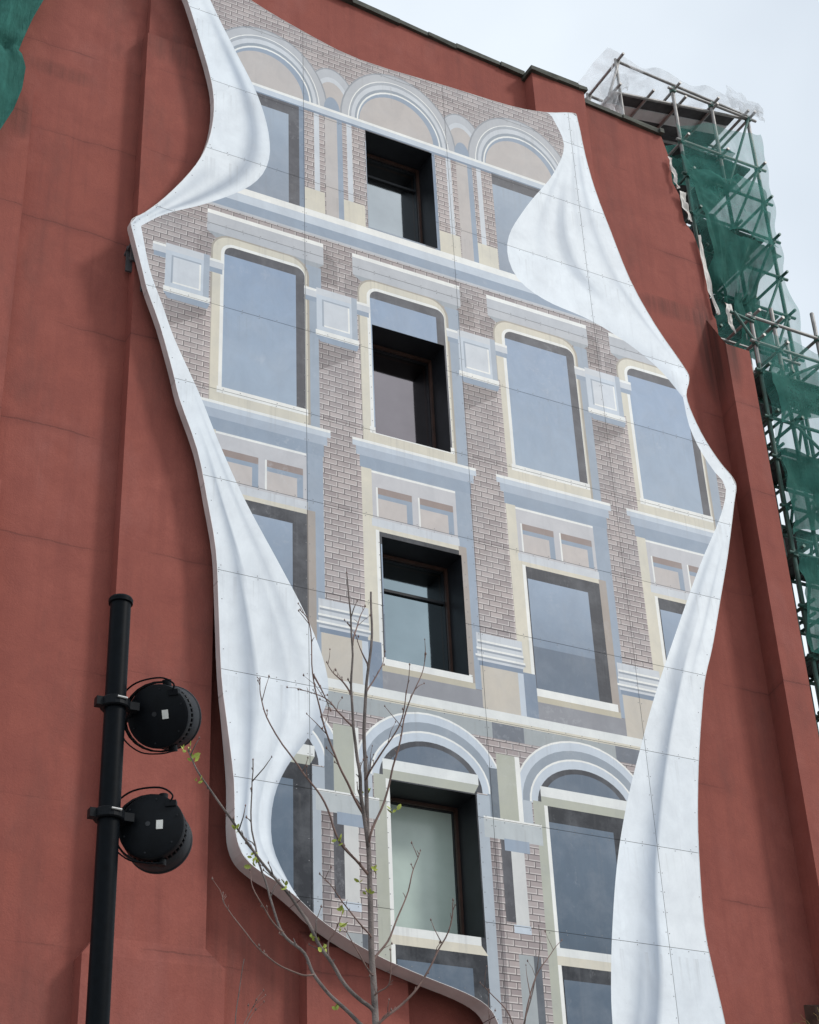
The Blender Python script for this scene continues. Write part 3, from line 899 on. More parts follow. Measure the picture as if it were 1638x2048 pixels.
for x in SX[1:-1]:
    z = 6.2
    while z < 27:
        for s in (-.03, .03):
            if r.random() < .8: rivet(x + s, z + r.uniform(-.01, .01))
        z += .31
for (x0, x1, z0, z1) in WINS:
    for s in (-.05, 0.05):
        z = z0
        while z < z1:
            rivet((x0 if s < 0 else x1) + s, z); z += .22
for p in order[::2]:
    c_ = Vector((11.8, 16)); d = (c_ - p).normalized() * .06
    rivet(p.x + d.x, p.y + d.y)
tag(rv.build('rivets', M['rivet'], mural), kind='stuff')
# stand-off steel brackets between wall and panel
def bracket(x, z):
    m = MB()
    m.box(x - .05, x + .05, 0.02, WY, z, z + .05); m.box(x - .05, x + .05, .24, .28, z - .35, z + .05); m.tube([(x, .26, z - .32), (x, WY, z - .02)], .02, 6)
    m.box(x - .05, x + .05, WY - .14, WY - .10, z - .4, z + .1)
    m.v = [p - ML for p in m.v]
    m.build('bracket', M['backing'], mural)
for (x, z) in ((6.55, 19.85), (6.74, 19.30), (8.4, 15.9), (8.8, 12.6), (9.2, 10.6), (10.2, 9.9), (12.4, 9.4), (16.4, 15.9), (16.9, 18.6)):
    bracket(x, z)

# ------------------------------------------------------------------ lamp pole and the two floodlights
PX, PY, PTOP = 3.285, -10.0, 7.43
pole = thing('light_pole', 'tall plain black steel pole with flat capped top at left', 'pole', (PX, PY, 0))
MB().lathe([(.073, .3), (.071, PTOP - .02)], 28, 'Z').build('shaft', M['pole'], pole, True, 40)
MB().lathe([(.13, 0), (.13, .02), (.10, .035), (.085, .28), (.073, .30)], 28, 'Z').build('base', M['pole'], pole, True, 40)
MB().lathe([(.071, PTOP - .03), (.083, PTOP - .026), (.085, PTOP), (.078, PTOP + .014), (.01, PTOP + .018)], 28, 'Z').build('cap', M['pole'], pole, True, 30)

def floodlight(label, cz, c, az, el, depth):
    c = Vector(c)
    d = Vector((math.sin(az) * math.cos(el), math.cos(az) * math.cos(el), math.sin(el)))
    root = thing('floodlight', label, 'floodlight', c, 'floodlights on the pole')
    right = Vector((math.cos(az), -math.sin(az), 0)); up = right.cross(d)
    rot = Matrix(((right.x, d.x, up.x), (right.y, d.y, up.y), (right.z, d.z, up.z)))
    R4 = rot.to_4x4()
    rad = .215
    def put(mb, name, mat, sm=False, par=root): 
        mb.move(R4); return mb.build(name, mat, par, sm, 35)
    put(MB().lathe([(rad * .90, -.012), (rad * .985, -.002), (rad, .012), (rad, .05)], 48), 'back_cover', M['lamp'], True)
    put(MB().lathe([(rad * .86, .05), (rad * .86, .105)], 40), 'core', M['lamp'], True)
    fins = MB()
    for k in range(40):
        a = 2 * math.pi * k / 40
        e = Vector((math.cos(a), 0, math.sin(a))); s = Vector((-math.sin(a), 0, math.cos(a))) * .005
        i_, o_ = e * rad * .84, e * rad * .995
        fins.hull8([i_ - s + Vector((0, .045, 0)), o_ - s + Vector((0, .045, 0)), o_ - s + Vector((0, .11, 0)), i_ - s + Vector((0, .11, 0)),
                    i_ + s + Vector((0, .045, 0)), o_ + s + Vector((0, .045, 0)), o_ + s + Vector((0, .11, 0)), i_ + s + Vector((0, .11, 0))])
    put(fins, 'cooling_fins', M['lamp'])
    put(MB().lathe([(rad * .98, .105), (rad, .112), (rad * .99, depth - .02), (rad * 1.02, depth - .015), (rad * 1.02, depth), (rad * .95, depth + .002), (rad * .93, depth - .03)], 48), 'drum', M['lampside'], True)
    put(MB().lathe([(rad * .93, depth - .028), (rad * .93, depth - .024)], 40), 'lens', M['lampside'])
    hole = MB().lathe([(.016, -.0125), (.016, -.0145)], 16); hole.v = [p + Vector((-.02, 0, .015)) for p in hole.v]; put(hole, 'cable_gland', M['black'])
    put(MB().box(.035, .078, -.0155, -.0125, -.025, .035), 'sticker', M['sticker'])
    put(MB().box(.09, .16, -.02, .03, .125, .165), 'junction_block', M['lamp'])
    for k in range(6):
        a = R(20 + 60 * k)
        put(MB().lathe([(.006, -.013), (.006, -.010)], 8).move(Matrix.Translation((rad * .84 * math.cos(a), -.003, rad * .84 * math.sin(a)))), 'screw', M['lampside'])
    for s in (-1, 1):
        put(MB().lathe([(.03, -.02), (.03, .02)], 14, 'Z').move(Matrix.Translation((0.06, .075, s * rad * 1.03))), 'pivot', M['lamp'])
    # yoke: flat strap bent round the pole side of the lamp
    yk = MB()
    strap = []
    for k in range(15):
        a = R(80 + 200 * k / 14)
        strap.append(Vector((.0 + rad * 1.13 * math.cos(a), .075 - .05 * math.sin(math.pi * k / 14), rad * 1.08 * math.sin(a))))
    for p, q in zip(strap, strap[1:]):
        e = Vector((0, .022, 0)); rr = Vector((p.x, 0, p.z)).normalized() * .006; r3 = Vector((q.x, 0, q.z)).normalized() * .006
        yk.hull8([p - e - rr, p - e + rr, p + e + rr, p + e - rr, q - e - r3, q - e + r3, q + e + r3, q + e - r3])
    put(yk, 'yoke', M['lamp'])
    # cable
    cb = catmull([(-.26, -.03, .03), (-.235, -.03, .15), (-.12, -.035, .235), (.05, -.03, .25), (.135, -.02, .20), (.12, -.015, .15)], 5)
    put(MB().tube(cb, .0065, 6), 'cable', M['pole'], True)
    cb = catmull([(-.25, -.02, -.03), (-.235, -.03, -.13), (-.13, -.03, -.225), (.0, -.02, -.25), (.08, .03, -.24)], 5)
    put(MB().tube(cb, .0055, 6), 'cable', M['pole'], True)
    # clamp round the pole, in world axes
    cl = MB()
    for (r0, z0_, z1_) in ((.092, -.035, .035),):
        cl.lathe([(r0, z0_), (r0 + .008, z0_ + .008), (r0 + .008, z1_ - .008), (r0, z1_)], 20, 'Z')
    cl.box(-.135, -.07, -.03, .03, -.03, .03); cl.box(.07, .16, -.03, .03, -.028, .028)
    cl.v = [p + Vector((PX, PY, cz)) - c for p in cl.v]
    cl.build('clamp', M['lamp'], root, False)
    bo_ = MB().tube([(-.02, -.105, .012), (.05, -.098, .012)], .008, 8); bo_.v = [p + Vector((PX, PY, cz)) - c for p in bo_.v]
    bo_.build('bolt', M['bolt'], root)
    arm = MB().tube([Vector((PX + .13, PY, cz)) - c, rot @ Vector((-rad * 1.12, .03, 0))], .02, 8)
    arm.build('arm', M['lamp'], root)
    return root
floodlight('upper black round floodlight on the pole, seen from behind', 6.645, (3.575, -10.03, 6.60), R(40), R(22), .27)
floodlight('lower black round floodlight on the pole, drum angled downwards', 5.862, (3.560, -10.03, 5.82), R(31), R(2), .30)

# ------------------------------------------------------------------ scaffolding by the right-hand corner
def scaffold(label, xs, ys, z0, tops, lifts, mats, braces, platforms, name='scaffold', split=None):
    root = thing(name, label, 'scaffold', (xs[0], ys[0], 0))
    L = Vector(root.location)
    sm, lm = mats
    def tb(nm, a, b, rad, mat):
        MB().tube([Vector(a) - L, Vector(b) - L], rad, 8).build(nm, mat, root, True, 50)
    for yi, y in enumerate(ys):
        for xi, x in enumerate(xs):
            zt = tops[yi][xi] if isinstance(tops[yi], (list, tuple)) else tops[yi]
            if split and zt > split:
                tb('standard', (x, y, z0), (x, y, split), .042, lm); tb('standard', (x, y, split), (x, y, zt), .042, sm)
            else:
                tb('standard', (x, y, z0), (x, y, zt), .042, sm if not split else lm)
    cpl = MB().box(-.055, .055, -.055, .055, -.06, .06)
    cme = bpy.data.meshes.new('coupler'); cme.from_pydata([tuple(v) for v in cpl.v], [], cpl.f); cme.materials.append(lm)
    for z in lifts:
        mt = sm if split and z > split else lm
        for y in ys:
            tb('ledger', (xs[0] - .15, y - .05, z), (xs[-1] + .2, y - .05, z + rnd.uniform(-.02, .02)), .034, mt)
        for x in xs:
            tb('transom', (x + .05, ys[0] - .25, z + .06), (x + .05, ys[-1] + .25, z + .06), .034, mt)
        for x in xs:
            o = link('coupler', cme, root); o.location = Vector((x, ys[0] - .02, z)) - L
    for a, b in braces:
        tb('brace', a, b, .032, lm)
    for (x0, x1, y0, y1, z, mat) in platforms:
        n = max(1, int(round((x1 - x0) / .24)))
        w = (x1 - x0) / n
        for k in range(n):
            mm = MB().box(x0 + k*w + .008, x0 + (k+1)*w - .008, y0, y1, z, z + .045); mm.v = [p - L for p in mm.v]
            mm.build('board', mat, root)
    return root

tz = [29.86, 28.30, 27.30, 26.20, 25.15, 24.10, 23.0, 21.9, 20.4, 18.6, 16.6, 14.6, 12.6, 10.6, 8.6]
TX = [19.2, 20.27, 21.30]; TY = [1.4, 3.7]
br = []
for za, zb in zip(tz, tz[2:]):
    if za > 14: br.append(((21.28, 1.33, za), (20.3, 1.33, zb + .1)))
br += [((19.25, 1.34, 26.2), (20.25, 1.34, 27.3)), ((19.25, 1.34, 24.1), (20.25, 1.34, 25.15)), ((19.25, 1.34, 22), (20.25, 1.34, 23))]
scaffold('tall scaffold tower rising above the roof corner, wrapped in green netting', TX, TY, 0, [29.95, 30.0], tz, (M['steel'], M['greensteel']), br,
         [(19.3, 21.2, 1.5, 3.6, 28.36, M['plank']), (19.5, 21.2, 1.5, 3.6, 26.26, M['plank']), (19.5, 21.2, 1.5, 3.6, 24.16, M['plank']), (19.5, 21.2, 1.5, 3.6, 21.96, M['plank']), (19.5, 21.2, 1.5, 3.6, 18.66, M['plank'])], split=28.0)
lz = [22.62, 22.0, 21.3, 20.2, 19.3, 18.2, 17.2, 16.1, 15.1, 14.0, 12.8, 11.6, 10.2, 8.6]
LX = [19.25, 19.83, 20.92]; LY = [0.3, 1.15]
br = [((19.83, .25, 21.3), (20.9, .25, 22.0)), ((19.83, .25, 20.2), (20.9, .25, 21.2)), ((20.9, .25, 19.3), (19.85, .25, 20.2)), ((19.27, .25, 22.5), (18.75, .3, 22.62)), ((19.27, .25, 21.9), (18.8, .25, 22.6)),
      ((19.83, .25, 18.2), (20.9, .25, 17.2)), ((19.83, .25, 15.1), (20.9, .25, 16.1)), ((19.83, .25, 13), (20.9, .25, 14))]
scaffold('lower scaffold bay with bare guard rails standing against the corner buttress', LX, LY, 0, [[22.75, 23.05, 23.30], [22.6, 23.0, 23.2]], lz, (M['steel'], M['greensteel']), br,
         [(19.3, 22.0, .35, 1.1, 21.40, M['plank']), (19.3, 22.0, .35, 1.1, 19.36, M['plank']), (19.3, 22.0, .35, 1.1, 17.26, M['plank']), (19.3, 22.0, .35, 1.1, 15.2, M['plank'])], split=21.5)

# canopy frame over the roof edge with its boards
cr_ = thing('roof_canopy', 'scaffold tube canopy with dark boards overhanging the roof corner', 'canopy', (17.6, 1.4, 28.4))
L = Vector(cr_.location)
def ct(nm, a, b, rad=.034, mat=None): MB().tube([Vector(a) - L, Vector(b) - L], rad, 8).build(nm, mat or M['steel'], cr_, True, 50)
for y in (1.45, 2.6, 3.9):
    ct('beam', (17.55, y, 29.15), (21.35, y, 29.95))
    ct('post', (17.75, y, 27.6), (17.75, y, 30.25)); ct('rafter', (17.4, y, 28.9), (17.85, y, 30.25)); ct('rafter', (17.75, y, 30.2), (21.4, y, 30.05))
for x, z in ((17.6, 29.2), (18.5, 29.4), (19.4, 29.6), (20.3, 29.78), (21.2, 29.95)):
    ct('joist', (x, 1.2, z), (x, 4.0, z))
ct('ridge', (17.8, 1.2, 30.22), (17.8, 4.0, 30.22))
for k in range(7):
    y0 = 1.55 + k * .33
    mat = M['whiteplank'] if k == 1 else M['plank']
    mm = MB().hull8([(17.6, y0, 29.25), (21.1, y0, 30.0), (21.1, y0 + .31, 30.0), (17.6, y0 + .31, 29.25), (17.6, y0, 29.30), (21.1, y0, 30.05), (21.1, y0 + .31, 30.05), (17.6, y0 + .31, 29.30)])
    mm.v = [p - L for p in mm.v]; mm.build('board', mat, cr_)

def cloth(name, label, quad, nu, nv, amp, freq, mat, seed, cat='netting', group=None, ragged=0.0, sag=0.0, gather=None):
    """quad: corners (bottom-left, bottom-right, top-right, top-left)"""
    a, b, c, d = (Vector(p) for p in quad)
    nrm = (b - a).cross(d - a).normalized()
    org = (a + b) / 2
    V = []; F = []
    for j in range(nv + 1):
        for i in range(nu + 1):
            u, v = i / nu, j / nv
            if gather: 
                g_ = gather(v); uu = .5 + (u - .5) * g_
            else: uu = u
            p = a.lerp(b, uu).lerp(d.lerp(c, uu), v)
            nn = noise.noise(Vector((u * freq[0] + seed * 7.1, v * freq[1] + seed, seed * .37)))
            n2 = noise.noise(Vector((u * freq[0] * 3.1 + seed * 1.7, v * freq[1] * 2.2 + seed * 4, 3.3)))
            p = p + nrm * (amp * nn + amp * .35 * n2)
            p.z -= sag * math.sin(math.pi * u) * (1 - abs(2 * v - 1) * .6)
            if ragged:
                e = max(0, 1 - 4 * min(u, 1 - u, v, 1 - v))
                q = Vector((p.x * 1.3, p.z * 1.3, seed))
                p += e * ragged * Vector((noise.noise(q), 0, noise.noise(q + Vector((5, 9, 2)))))
            V.append(p - org)
    for j in range(nv):
        for i in range(nu):
            k = j * (nu + 1) + i
            F.append([k, k + 1, k + nu + 2, k + nu + 1])
    o = mesh(name, V, F, mat, None, True)
    o.location = org
    return tag(o, label, cat, group)

NG = 'green nets on the scaffolds'
cloth('netting', 'thin green net over the whole front of the tall scaffold', [(19.1, 1.22, 22.4), (21.42, 1.22, 22.4), (21.42, 1.22, 29.3), (19.0, 1.22, 28.7)], 24, 60, .14, (4, 6), M['netthin'], 1, group=NG, ragged=.15)
cloth('netting', 'dense green net sheet just below the canopy boards', [(18.7, 1.9, 27.2), (20.9, 1.5, 27.5), (20.6, 1.5, 29.0), (18.8, 2.0, 28.6)], 24, 20, .25, (3, 3), M['net'], 2, group=NG, ragged=.3, sag=.15)
cloth('netting', 'dark green net slung across the middle of the tall scaffold', [(19.35, 1.15, 26.1), (21.25, 1.12, 25.9), (21.2, 1.15, 27.5), (19.0, 1.2, 27.6)], 26, 20, .22, (4, 3), M['net'], 3, group=NG, ragged=.35, sag=.2)
cloth('netting', 'bunched green net hanging in folds beside the ragged wall edge', [(19.2, 1.0, 23.6), (20.0, 1.05, 23.7), (21.2, 1.1, 25.6), (19.1, 1.05, 26.0)], 30, 26, .22, (8, 1.5), M['netdense'], 4, group=NG, ragged=.25)
cloth('netting', 'small torn dense green net flap behind the bare guard rails', [(19.45, 1.05, 22.3), (20.5, 1.05, 22.3), (20.2, 1.05, 23.9), (19.7, 1.05, 24.0)], 18, 20, .18, (5, 2), M['netdense'], 5, group=NG, ragged=.35)
cloth('netting', 'thin green net on the front of the lower scaffold bay', [(19.2, .12, 9), (22.2, .12, 9), (22.2, .12, 22.0), (19.2, .12, 22.2)], 24, 80, .12, (4, 9), M['netthin'], 6, group=NG, ragged=.12)
cloth('netting', 'dense green net panel on the highest boarded level of the lower scaffold', [(19.25, .02, 19.9), (21.2, .02, 20.9), (21.8, .02, 21.3), (19.3, .02, 21.45)], 20, 16, .14, (4, 3), M['net'], 7, group=NG, ragged=.2)
cloth('netting', 'dense green net panel hung below the second boarded level of the lower scaffold', [(19.12, .02, 17.3), (20.9, .02, 18.6), (21.6, .02, 19.3), (19.15, .02, 19.4)], 20, 20, .16, (4, 3), M['netdense'], 8, group=NG, ragged=.2)
cloth('netting', 'dark bundled green net on the scaffold beside the buttress middle', [(19.0, 0.0, 14.9), (20.2, .02, 15.4), (20.9, .02, 16.9), (19.1, .0, 17.0)], 20, 20, .2, (5, 3), M['netdense'], 9, group=NG, ragged=.3)
cloth('netting', 'lowest dark green net strip along the buttress edge', [(18.95, -.02, 9.5), (19.8, .0, 9.5), (20.2, .0, 14.6), (18.98, .0, 14.8)], 16, 36, .16, (4, 6), M['netdense'], 10, group=NG, ragged=.2)
cloth('plastic_sheet', 'clear plastic sheet over the scaffold canopy', [(17.5, 1.3, 30.28), (21.5, 1.2, 30.16), (21.5, 4.0, 30.20), (17.4, 4.0, 30.30)], 30, 16, .12, (6, 4), M['plastic'], 11, 'plastic sheet', ragged=.25)
cloth('plastic_sheet', 'crumpled clear plastic hanging down at the canopy left end', [(17.0, 1.3, 28.35), (17.6, 1.35, 28.2), (17.9, 1.4, 29.5), (17.5, 1.3, 30.0)], 16, 18, .2, (4, 4), M['plastic'], 12, 'plastic sheet', ragged=.35)
cloth('plastic_sheet', 'crumpled clear plastic bunched at the canopy right corner', [(20.6, 1.15, 29.85), (21.6, 1.15, 29.7), (21.6, 1.15, 30.15), (20.5, 1.15, 30.45)], 18, 10, .18, (5, 3), M['plastic'], 13, 'plastic sheet', ragged=.3)

# torn white sheeting hanging along the broken wall edge
RG = 'white sheets along the wall edge'
def rag(label, x0, x1, z0, z1, xw, seed):
    return cloth('torn_sheet', label, [(x1 - xw * .35, .50, z0), (x1 + xw * .4, .52, z0), (x0 + xw * .8, .52, z1), (x0 - xw * .3, .50, z1)], 12, 40, .07, (2.0, 3.5), M['rag'], seed, 'sheeting', RG, ragged=.07)
rag('topmost torn white sheet strip on the wall edge', 18.00, 18.12, 25.80, 26.66, .10, 31)
rag('second torn white sheet strip, wider than the one above it', 18.16, 18.32, 24.95, 25.70, .16, 32)
rag('longest torn white sheet strip running down to the buttress shoulder', 18.44, 18.58, 22.62, 24.62, .11, 33)
rag('short white sheet bundle beside the top of the buttress shoulder', 18.84, 18.92, 22.30, 23.05, .14, 34)
rag('thin white sheet strip tucked along the edge lower down the buttress', 18.82, 18.83, 13.8, 15.6, .06, 35)

# green tarpaulin net at the far left, gathered once on its way down
TR = [(4.20, 21.15), (4.40, 21.75), (4.50, 22.25), (4.52, 22.75), (4.40, 23.18), (4.43, 23.35), (4.55, 23.9), (4.75, 24.6), (5.0, 25.6), (5.4, 27.95)]
def tarp_edge(z):
    for (xa, za), (xb, zb) in zip(TR, TR[1:]):
        if z <= zb: return xa + (xb - xa) * max(0, z - za) / (zb - za)
    return TR[-1][0]
V = []; F = []; nu, nv = 44, 90
for j in range(nv + 1):
    for i in range(nu + 1):
        u, v = i / nu, j / nv
        zb = 21.15 - 1.5 * (1 - u)
        z = zb + (27.95 - zb) * v
        xr = tarp_edge(max(z, 21.15)); x = 2.0 + (xr - 2.0) * u
        pin = math.exp(-((z - 23.2 + .25 * (1 - u)) / .10) ** 2)
        y = .12 + .13 * noise.noise(Vector((u * 9, v * 2.2, 2))) + .05 * noise.noise(Vector((u * 26, v * 5, 7))) * (.5 + 2 * math.exp(-((z - 23.2) / .35) ** 2)) + .10 * pin
        V.append((x - 3.5, y, z - 21.0)); 
for j in range(nv):
    for i in range(nu):
        k = j * (nu + 1) + i; F.append([k, k + 1, k + nu + 2, k + nu + 1])
o = mesh('netting', V, F, M['tarp'], None, True); o.location = (3.5, 0, 21.0)
tag(o, 'large opaque green tarpaulin net hanging at the upper left corner', 'netting', 'green nets at the left')

# ------------------------------------------------------------------ bare saplings
BR = {
'trunkL':[(4.625,-11.000,5.467),(4.570,-11.038,5.772),(4.536,-11.075,5.966),(4.485,-11.113,6.218),(4.451,-11.151,6.421),(4.455,-11.189,6.757),(4.422,-11.226,7.046),(4.386,-11.264,7.239)],
'a':[(4.623,-11.000,5.639),(4.522,-11.050,5.760),(4.455,-11.099,5.816),(4.345,-11.149,5.961),(4.252,-11.198,6.126),(4.186,-11.248,6.251),(4.120,-11.298,6.436),(4.073,-11.347,6.753),(3.992,-11.397,6.810)],
'b':[(4.620,-11.000,5.306),(4.543,-11.015,5.373),(4.410,-11.030,5.486),(4.305,-11.045,5.715),(4.154,-11.059,5.879),(3.933,-11.074,6.152),(3.862,-11.089,6.319),(3.848,-11.104,6.440)],
'c':[(4.626,-11.000,5.499),(4.624,-11.043,5.568),(4.699,-11.086,5.760),(4.744,-11.129,5.979),(4.781,-11.173,6.128),(4.802,-11.216,6.308),(4.824,-11.259,6.412),(4.885,-11.302,6.586),(4.905,-11.345,6.706)],
'd':[(4.614,-11.000,5.928),(4.614,-11.087,5.961),(4.695,-11.173,6.113),(4.748,-11.260,6.247),(4.756,-11.347,6.419),(4.735,-11.433,6.558)],
'e':[(4.630,-11.000,4.468),(4.595,-11.008,4.498),(4.466,-11.016,4.579),(4.326,-11.025,4.751),(4.242,-11.033,4.852),(4.156,-11.041,4.993),(4.014,-11.049,5.143),(3.888,-11.057,5.267),(3.733,-11.066,5.440),(3.590,-11.074,5.604),(3.475,-11.082,5.744),(3.422,-11.090,5.825),(3.386,-11.098,5.879)],
'f':[(4.639,-11.000,4.324),(4.548,-10.954,4.415),(4.433,-10.907,4.542),(4.321,-10.861,4.682),(4.272,-10.814,4.832),(4.157,-10.768,4.964),(4.092,-10.721,5.181),(4.024,-10.675,5.461),(3.998,-10.628,5.753),(4.032,-10.582,6.140)],
'f2':[(4.315,-10.860,4.700),(4.225,-10.860,4.690),(4.060,-10.850,4.745),(3.898,-10.820,4.905),(3.784,-10.760,5.089),(3.791,-10.700,5.184)],
'f3':[(4.157,-10.768,4.964),(4.040,-10.80,5.05),(3.936,-10.823,5.196),(3.947,-10.735,5.334)],
'g':[(4.640,-11.000,4.368),(4.641,-11.046,4.399),(4.775,-11.093,4.513),(4.883,-11.139,4.638),(4.986,-11.185,4.828),(5.057,-11.232,5.006),(5.051,-11.278,5.108)],
'h':[(4.632,-11.000,4.735),(4.651,-10.993,4.797),(4.761,-10.985,4.940),(4.863,-10.978,5.154),(4.950,-10.971,5.390),(5.007,-10.963,5.531)],
'i':[(4.634,-11.000,4.572),(4.629,-11.056,4.570),(4.670,-11.112,4.597),(4.663,-11.167,4.657),(4.633,-11.223,4.777)],
'j':[(4.628,-11.000,4.917),(4.570,-11.082,4.903),(4.404,-11.164,4.999),(4.255,-11.246,5.096),(4.133,-11.327,5.134)],
'k':[(4.631,-11.000,4.690),(4.538,-11.131,4.666),(4.378,-11.263,4.759),(4.261,-11.394,4.805)],
'l':[(4.451,-11.151,6.421),(4.40,-11.15,6.50),(4.318,-11.190,6.535),(4.227,-11.286,6.543)],
'n':[(4.485,-11.113,6.218),(4.44,-11.0,6.36),(4.40,-10.95,6.45),(4.32,-10.85,6.55),(4.25,-10.8,6.58)],
'o':[(4.635,-11.000,6.520),(4.720,-10.950,6.66),(4.80,-10.92,6.80),(4.85,-10.90,6.93)],
'p':[(4.455,-11.189,6.757),(4.50,-11.15,6.88),(4.55,-11.12,7.02),(4.60,-11.1,7.12)],
'q':[(4.660,-11.000,6.731),(4.640,-10.950,6.86),(4.62,-10.90,7.02)],
'r':[(4.326,-11.025,4.751),(4.320,-11.05,4.84),(4.35,-11.08,4.90),(4.38,-11.12,5.0)],
's':[(4.120,-11.298,6.436),(4.20,-11.27,6.34),(4.28,-11.22,6.25)],
}
TRUNK = [(4.70,-11.0,0),(4.69,-11.0,1.2),(4.66,-11.0,2.6),(4.645,-11.0,3.7),(4.640,-11.000,4.368),(4.634,-11.000,4.572),(4.629,-11.000,4.841),(4.625,-11.000,5.149),(4.625,-11.000,5.467),(4.621,-11.000,5.781),(4.619,-11.000,6.217),(4.635,-11.000,6.520),(4.660,-11.000,6.731),(4.697,-11.000,6.995),(4.700,-11.000,7.303)]
THICK = {'trunkL': .0125, 'a': .0085, 'b': .0085, 'c': .008, 'd': .007, 'e': .0125, 'f': .0125, 'g': .009, 'h': .008}
def sapling(label, base, trunk, r0, branches, leafy, seed, twigs):
    r = random.Random(seed)
    root = thing('young_tree', label, 'tree', base, 'young bare trees')
    L = Vector(base)
    P = [p - L for p in catmull(trunk, 5)]
    for p in P: p += Vector((noise.noise(p * 3) * .008, 0, 0))
    h = max(p.z for p in P)
    MB().tube(P, [r0 * (1 - .86 * (p.z / h) ** .8) for p in P], 9).build('trunk', M['bark'], root, True)
    tips = []
    for key, (pts_, rad) in branches.items():
        P = [p - L for p in catmull(pts_, 5)]
        for k, p in enumerate(P):
            if k: p += Vector((noise.noise(p * 6 + Vector((seed, 0, 0))), noise.noise(p * 6 + Vector((0, 9, 0))), noise.noise(p * 6))) * .010
        n = len(P)
        mb = MB()
        mb.tube(P, [rad * (1 - .72 * k / (n - 1)) for k in range(n)], 7)
        tips.append(P[-1])
        # short spurs and side twigs
        for k in range(3, n - 1):
            if r.random() < twigs:
                d = (P[k] - P[k - 1]).normalized()
                side = Vector((r.uniform(-1, 1), r.uniform(-1, 1), r.uniform(.0, 1))).normalized()
                ln = r.uniform(.02, .05) if r.random() < .72 else r.uniform(.08, .2)
                e = P[k] + (d * .8 + side * .8).normalized() * ln
                mid = P[k].lerp(e, .5) + Vector((r.uniform(-.01, .01), 0, .008)) * ln * 8
                mb.tube([P[k], mid, e], [rad * .34, rad * .28, rad * .16], 5)
                if ln > .06 or r.random() < .25: tips.append(e)
        mb.build('branch', M['twig'] if rad < .0125 else M['bark'], root, True)
    # buds and the first unfolding leaves
    def leaf(p, s):
        d = Vector((r.uniform(-1, 1), r.uniform(-1, 1), r.uniform(.1, 1))).normalized()
        e = d.cross(Vector((r.uniform(-1, 1), r.uniform(-1, 1), .2))).normalized()
        nn = d.cross(e)
        pts_ = [p, p + d*s*.35 + e*s*.26 + nn*s*.06, p + d*s*.75 + e*s*.22 + nn*s*.02, p + d*s, p + d*s*.75 - e*s*.22 + nn*s*.02, p + d*s*.35 - e*s*.26 + nn*s*.06, p + d*s*.5 - nn*s*.07]
        m = MB(); m.v = pts_; m.f = [[0,1,6],[1,2,6],[2,3,6],[3,4,6],[4,5,6],[5,0,6]]
        return m
    for p in leafy:
        p = Vector(p) - L
        for k in range(r.randint(3, 5)):
            leaf(p + Vector((r.uniform(-.02, .02), r.uniform(-.02, .02), r.uniform(-.02, .02))), r.uniform(.03, .055)).build('leaf', M['leaf'], root, True)
    bud = MB()
    for p in tips:
        n = len(bud.v); s = r.uniform(.005, .008)
        bud.v += [p + Vector(q) * s for q in ((1,0,0),(0,1,0),(-1,0,0),(0,-1,0),(0,0,2.2),(0,0,-1))]
        for q in ((0,1,4),(1,2,4),(2,3,4),(3,0,4),(1,0,5),(2,1,5),(3,2,5),(0,3,5)): bud.f.append([n + i for i in q])
    tag(bud.build('buds', M['twig'], root, True), kind='stuff')
LEAFY = [(3.386,-11.098,5.879),(3.42,-11.09,5.82),(3.475,-11.08,5.70),(3.733,-11.06,5.44),(3.83,-11.05,5.30),(3.99,-10.68,5.40),(4.03,-11.05,5.13),(4.25,-11.03,4.86),(4.30,-11.03,4.80),(4.38,-11.12,5.0),(4.37,-11.10,4.92),(4.41,-11.03,5.47),(4.58,-11.0,5.25),(4.66,-11.0,5.33),(4.62,-11.0,5.18),(4.77,-11.09,5.72),(4.62,-11.0,5.84),(4.44,-10.91,4.50)]
sapling('slender bare young tree with yellow green leaf buds in front of the mural', (4.70, -11.0, 0), TRUNK, .048,
        {k: (v, THICK.get(k, .006) * 1.08) for k, v in BR.items()}, LEAFY, 3, .42)
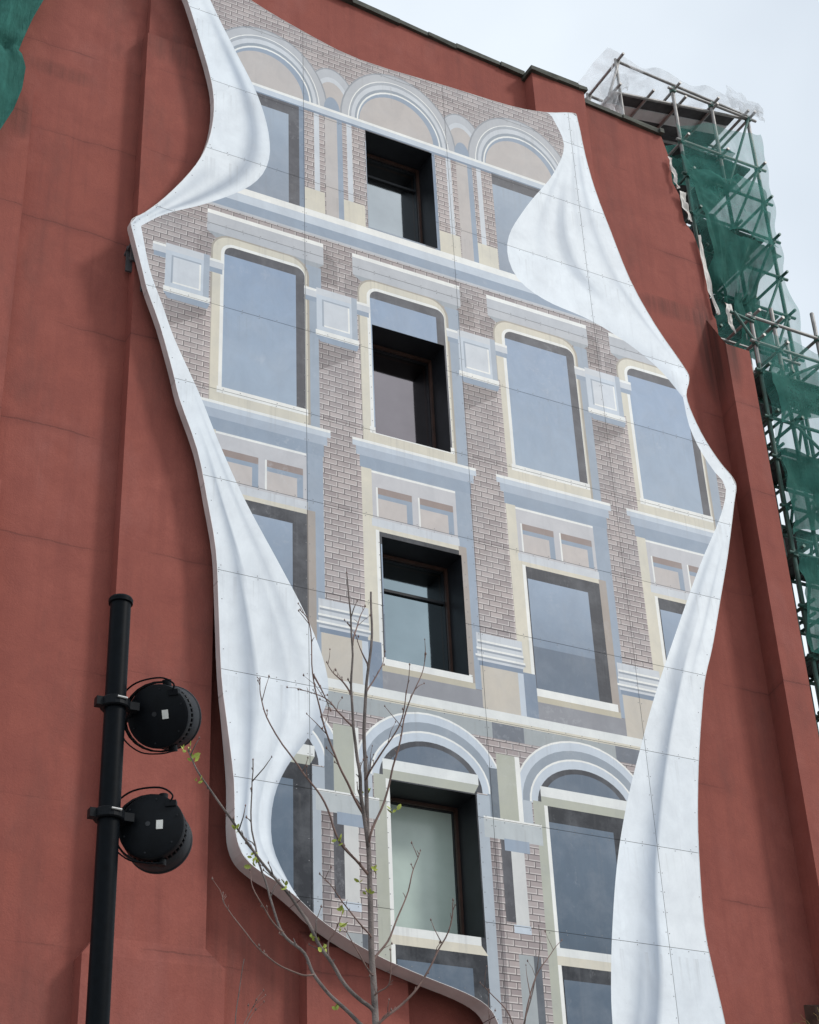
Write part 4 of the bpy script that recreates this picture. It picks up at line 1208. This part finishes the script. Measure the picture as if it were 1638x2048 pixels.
sapling('few bare twigs of a small shrub tree at the lower left', (3.95, -10.5, 0), [(3.95,-10.5,0),(3.94,-10.5,2.2),(3.955,-10.5,3.8),(3.964,-10.5,4.436),(3.969,-10.5,4.554),(3.992,-10.5,4.691),(4.023,-10.5,4.867)], .016,
        {'a': ([(3.955,-10.5,4.2),(3.989,-10.5,4.40),(4.059,-10.5,4.548),(4.100,-10.5,4.627)], .005), 'b': ([(4.0,-10.5,4.42),(4.053,-10.5,4.503),(4.094,-10.5,4.566)], .004)}, [], 5, .25)
sapling('small bare twiggy tree in front of the painted brick pier', (6.15, -10.0, 0), [(6.15,-10,0),(6.14,-10,2.0),(6.18,-10,3.7),(6.244,-10.0,4.708),(6.289,-10.0,4.820),(6.356,-10.0,4.990),(6.424,-10.0,5.205),(6.466,-10.0,5.387),(6.471,-10.0,5.531)], .020,
        {'a': ([(6.289,-10.0,4.820),(6.383,-10.0,5.103),(6.543,-10.0,5.331),(6.653,-10.0,5.444)], .006), 'b': ([(6.22,-10,4.6),(6.175,-10.0,4.863),(6.029,-10.0,5.008),(5.963,-10.0,5.066)], .006),
         'c': ([(6.17,-10,4.3),(6.03,-10.0,4.706),(6.013,-10.0,4.794),(6.022,-10.0,5.024)], .005), 'd': ([(6.356,-10.0,4.990),(6.340,-10.0,5.126),(6.337,-10.0,5.231)], .004)}, [], 6, .3)

# dry weeds sprouting on the grimy ledge at the right
wd = thing('dry_weed', 'dry golden weeds curling out below the grimy ledge at right', 'weeds', (17.75, -.1, 8.3))
r = random.Random(11)
for k in range(26):
    p = Vector((r.uniform(-.25, .25), r.uniform(-.1, .1), 0)); pts_ = [p]
    d = Vector((r.uniform(-.6, .6), r.uniform(-.8, .1), 1))
    for q in range(5):
        d = (d + Vector((r.uniform(-.7, .7), r.uniform(-.5, .5), r.uniform(-.6, .25)))).normalized()
        p = p + d * r.uniform(.06, .13); pts_.append(p)
    P = catmull(pts_, 4)
    MB().tube(P, [.007 * (1 - .7 * i / len(P)) for i in range(len(P))], 5).build('stem', M['dryweed'], wd, True)
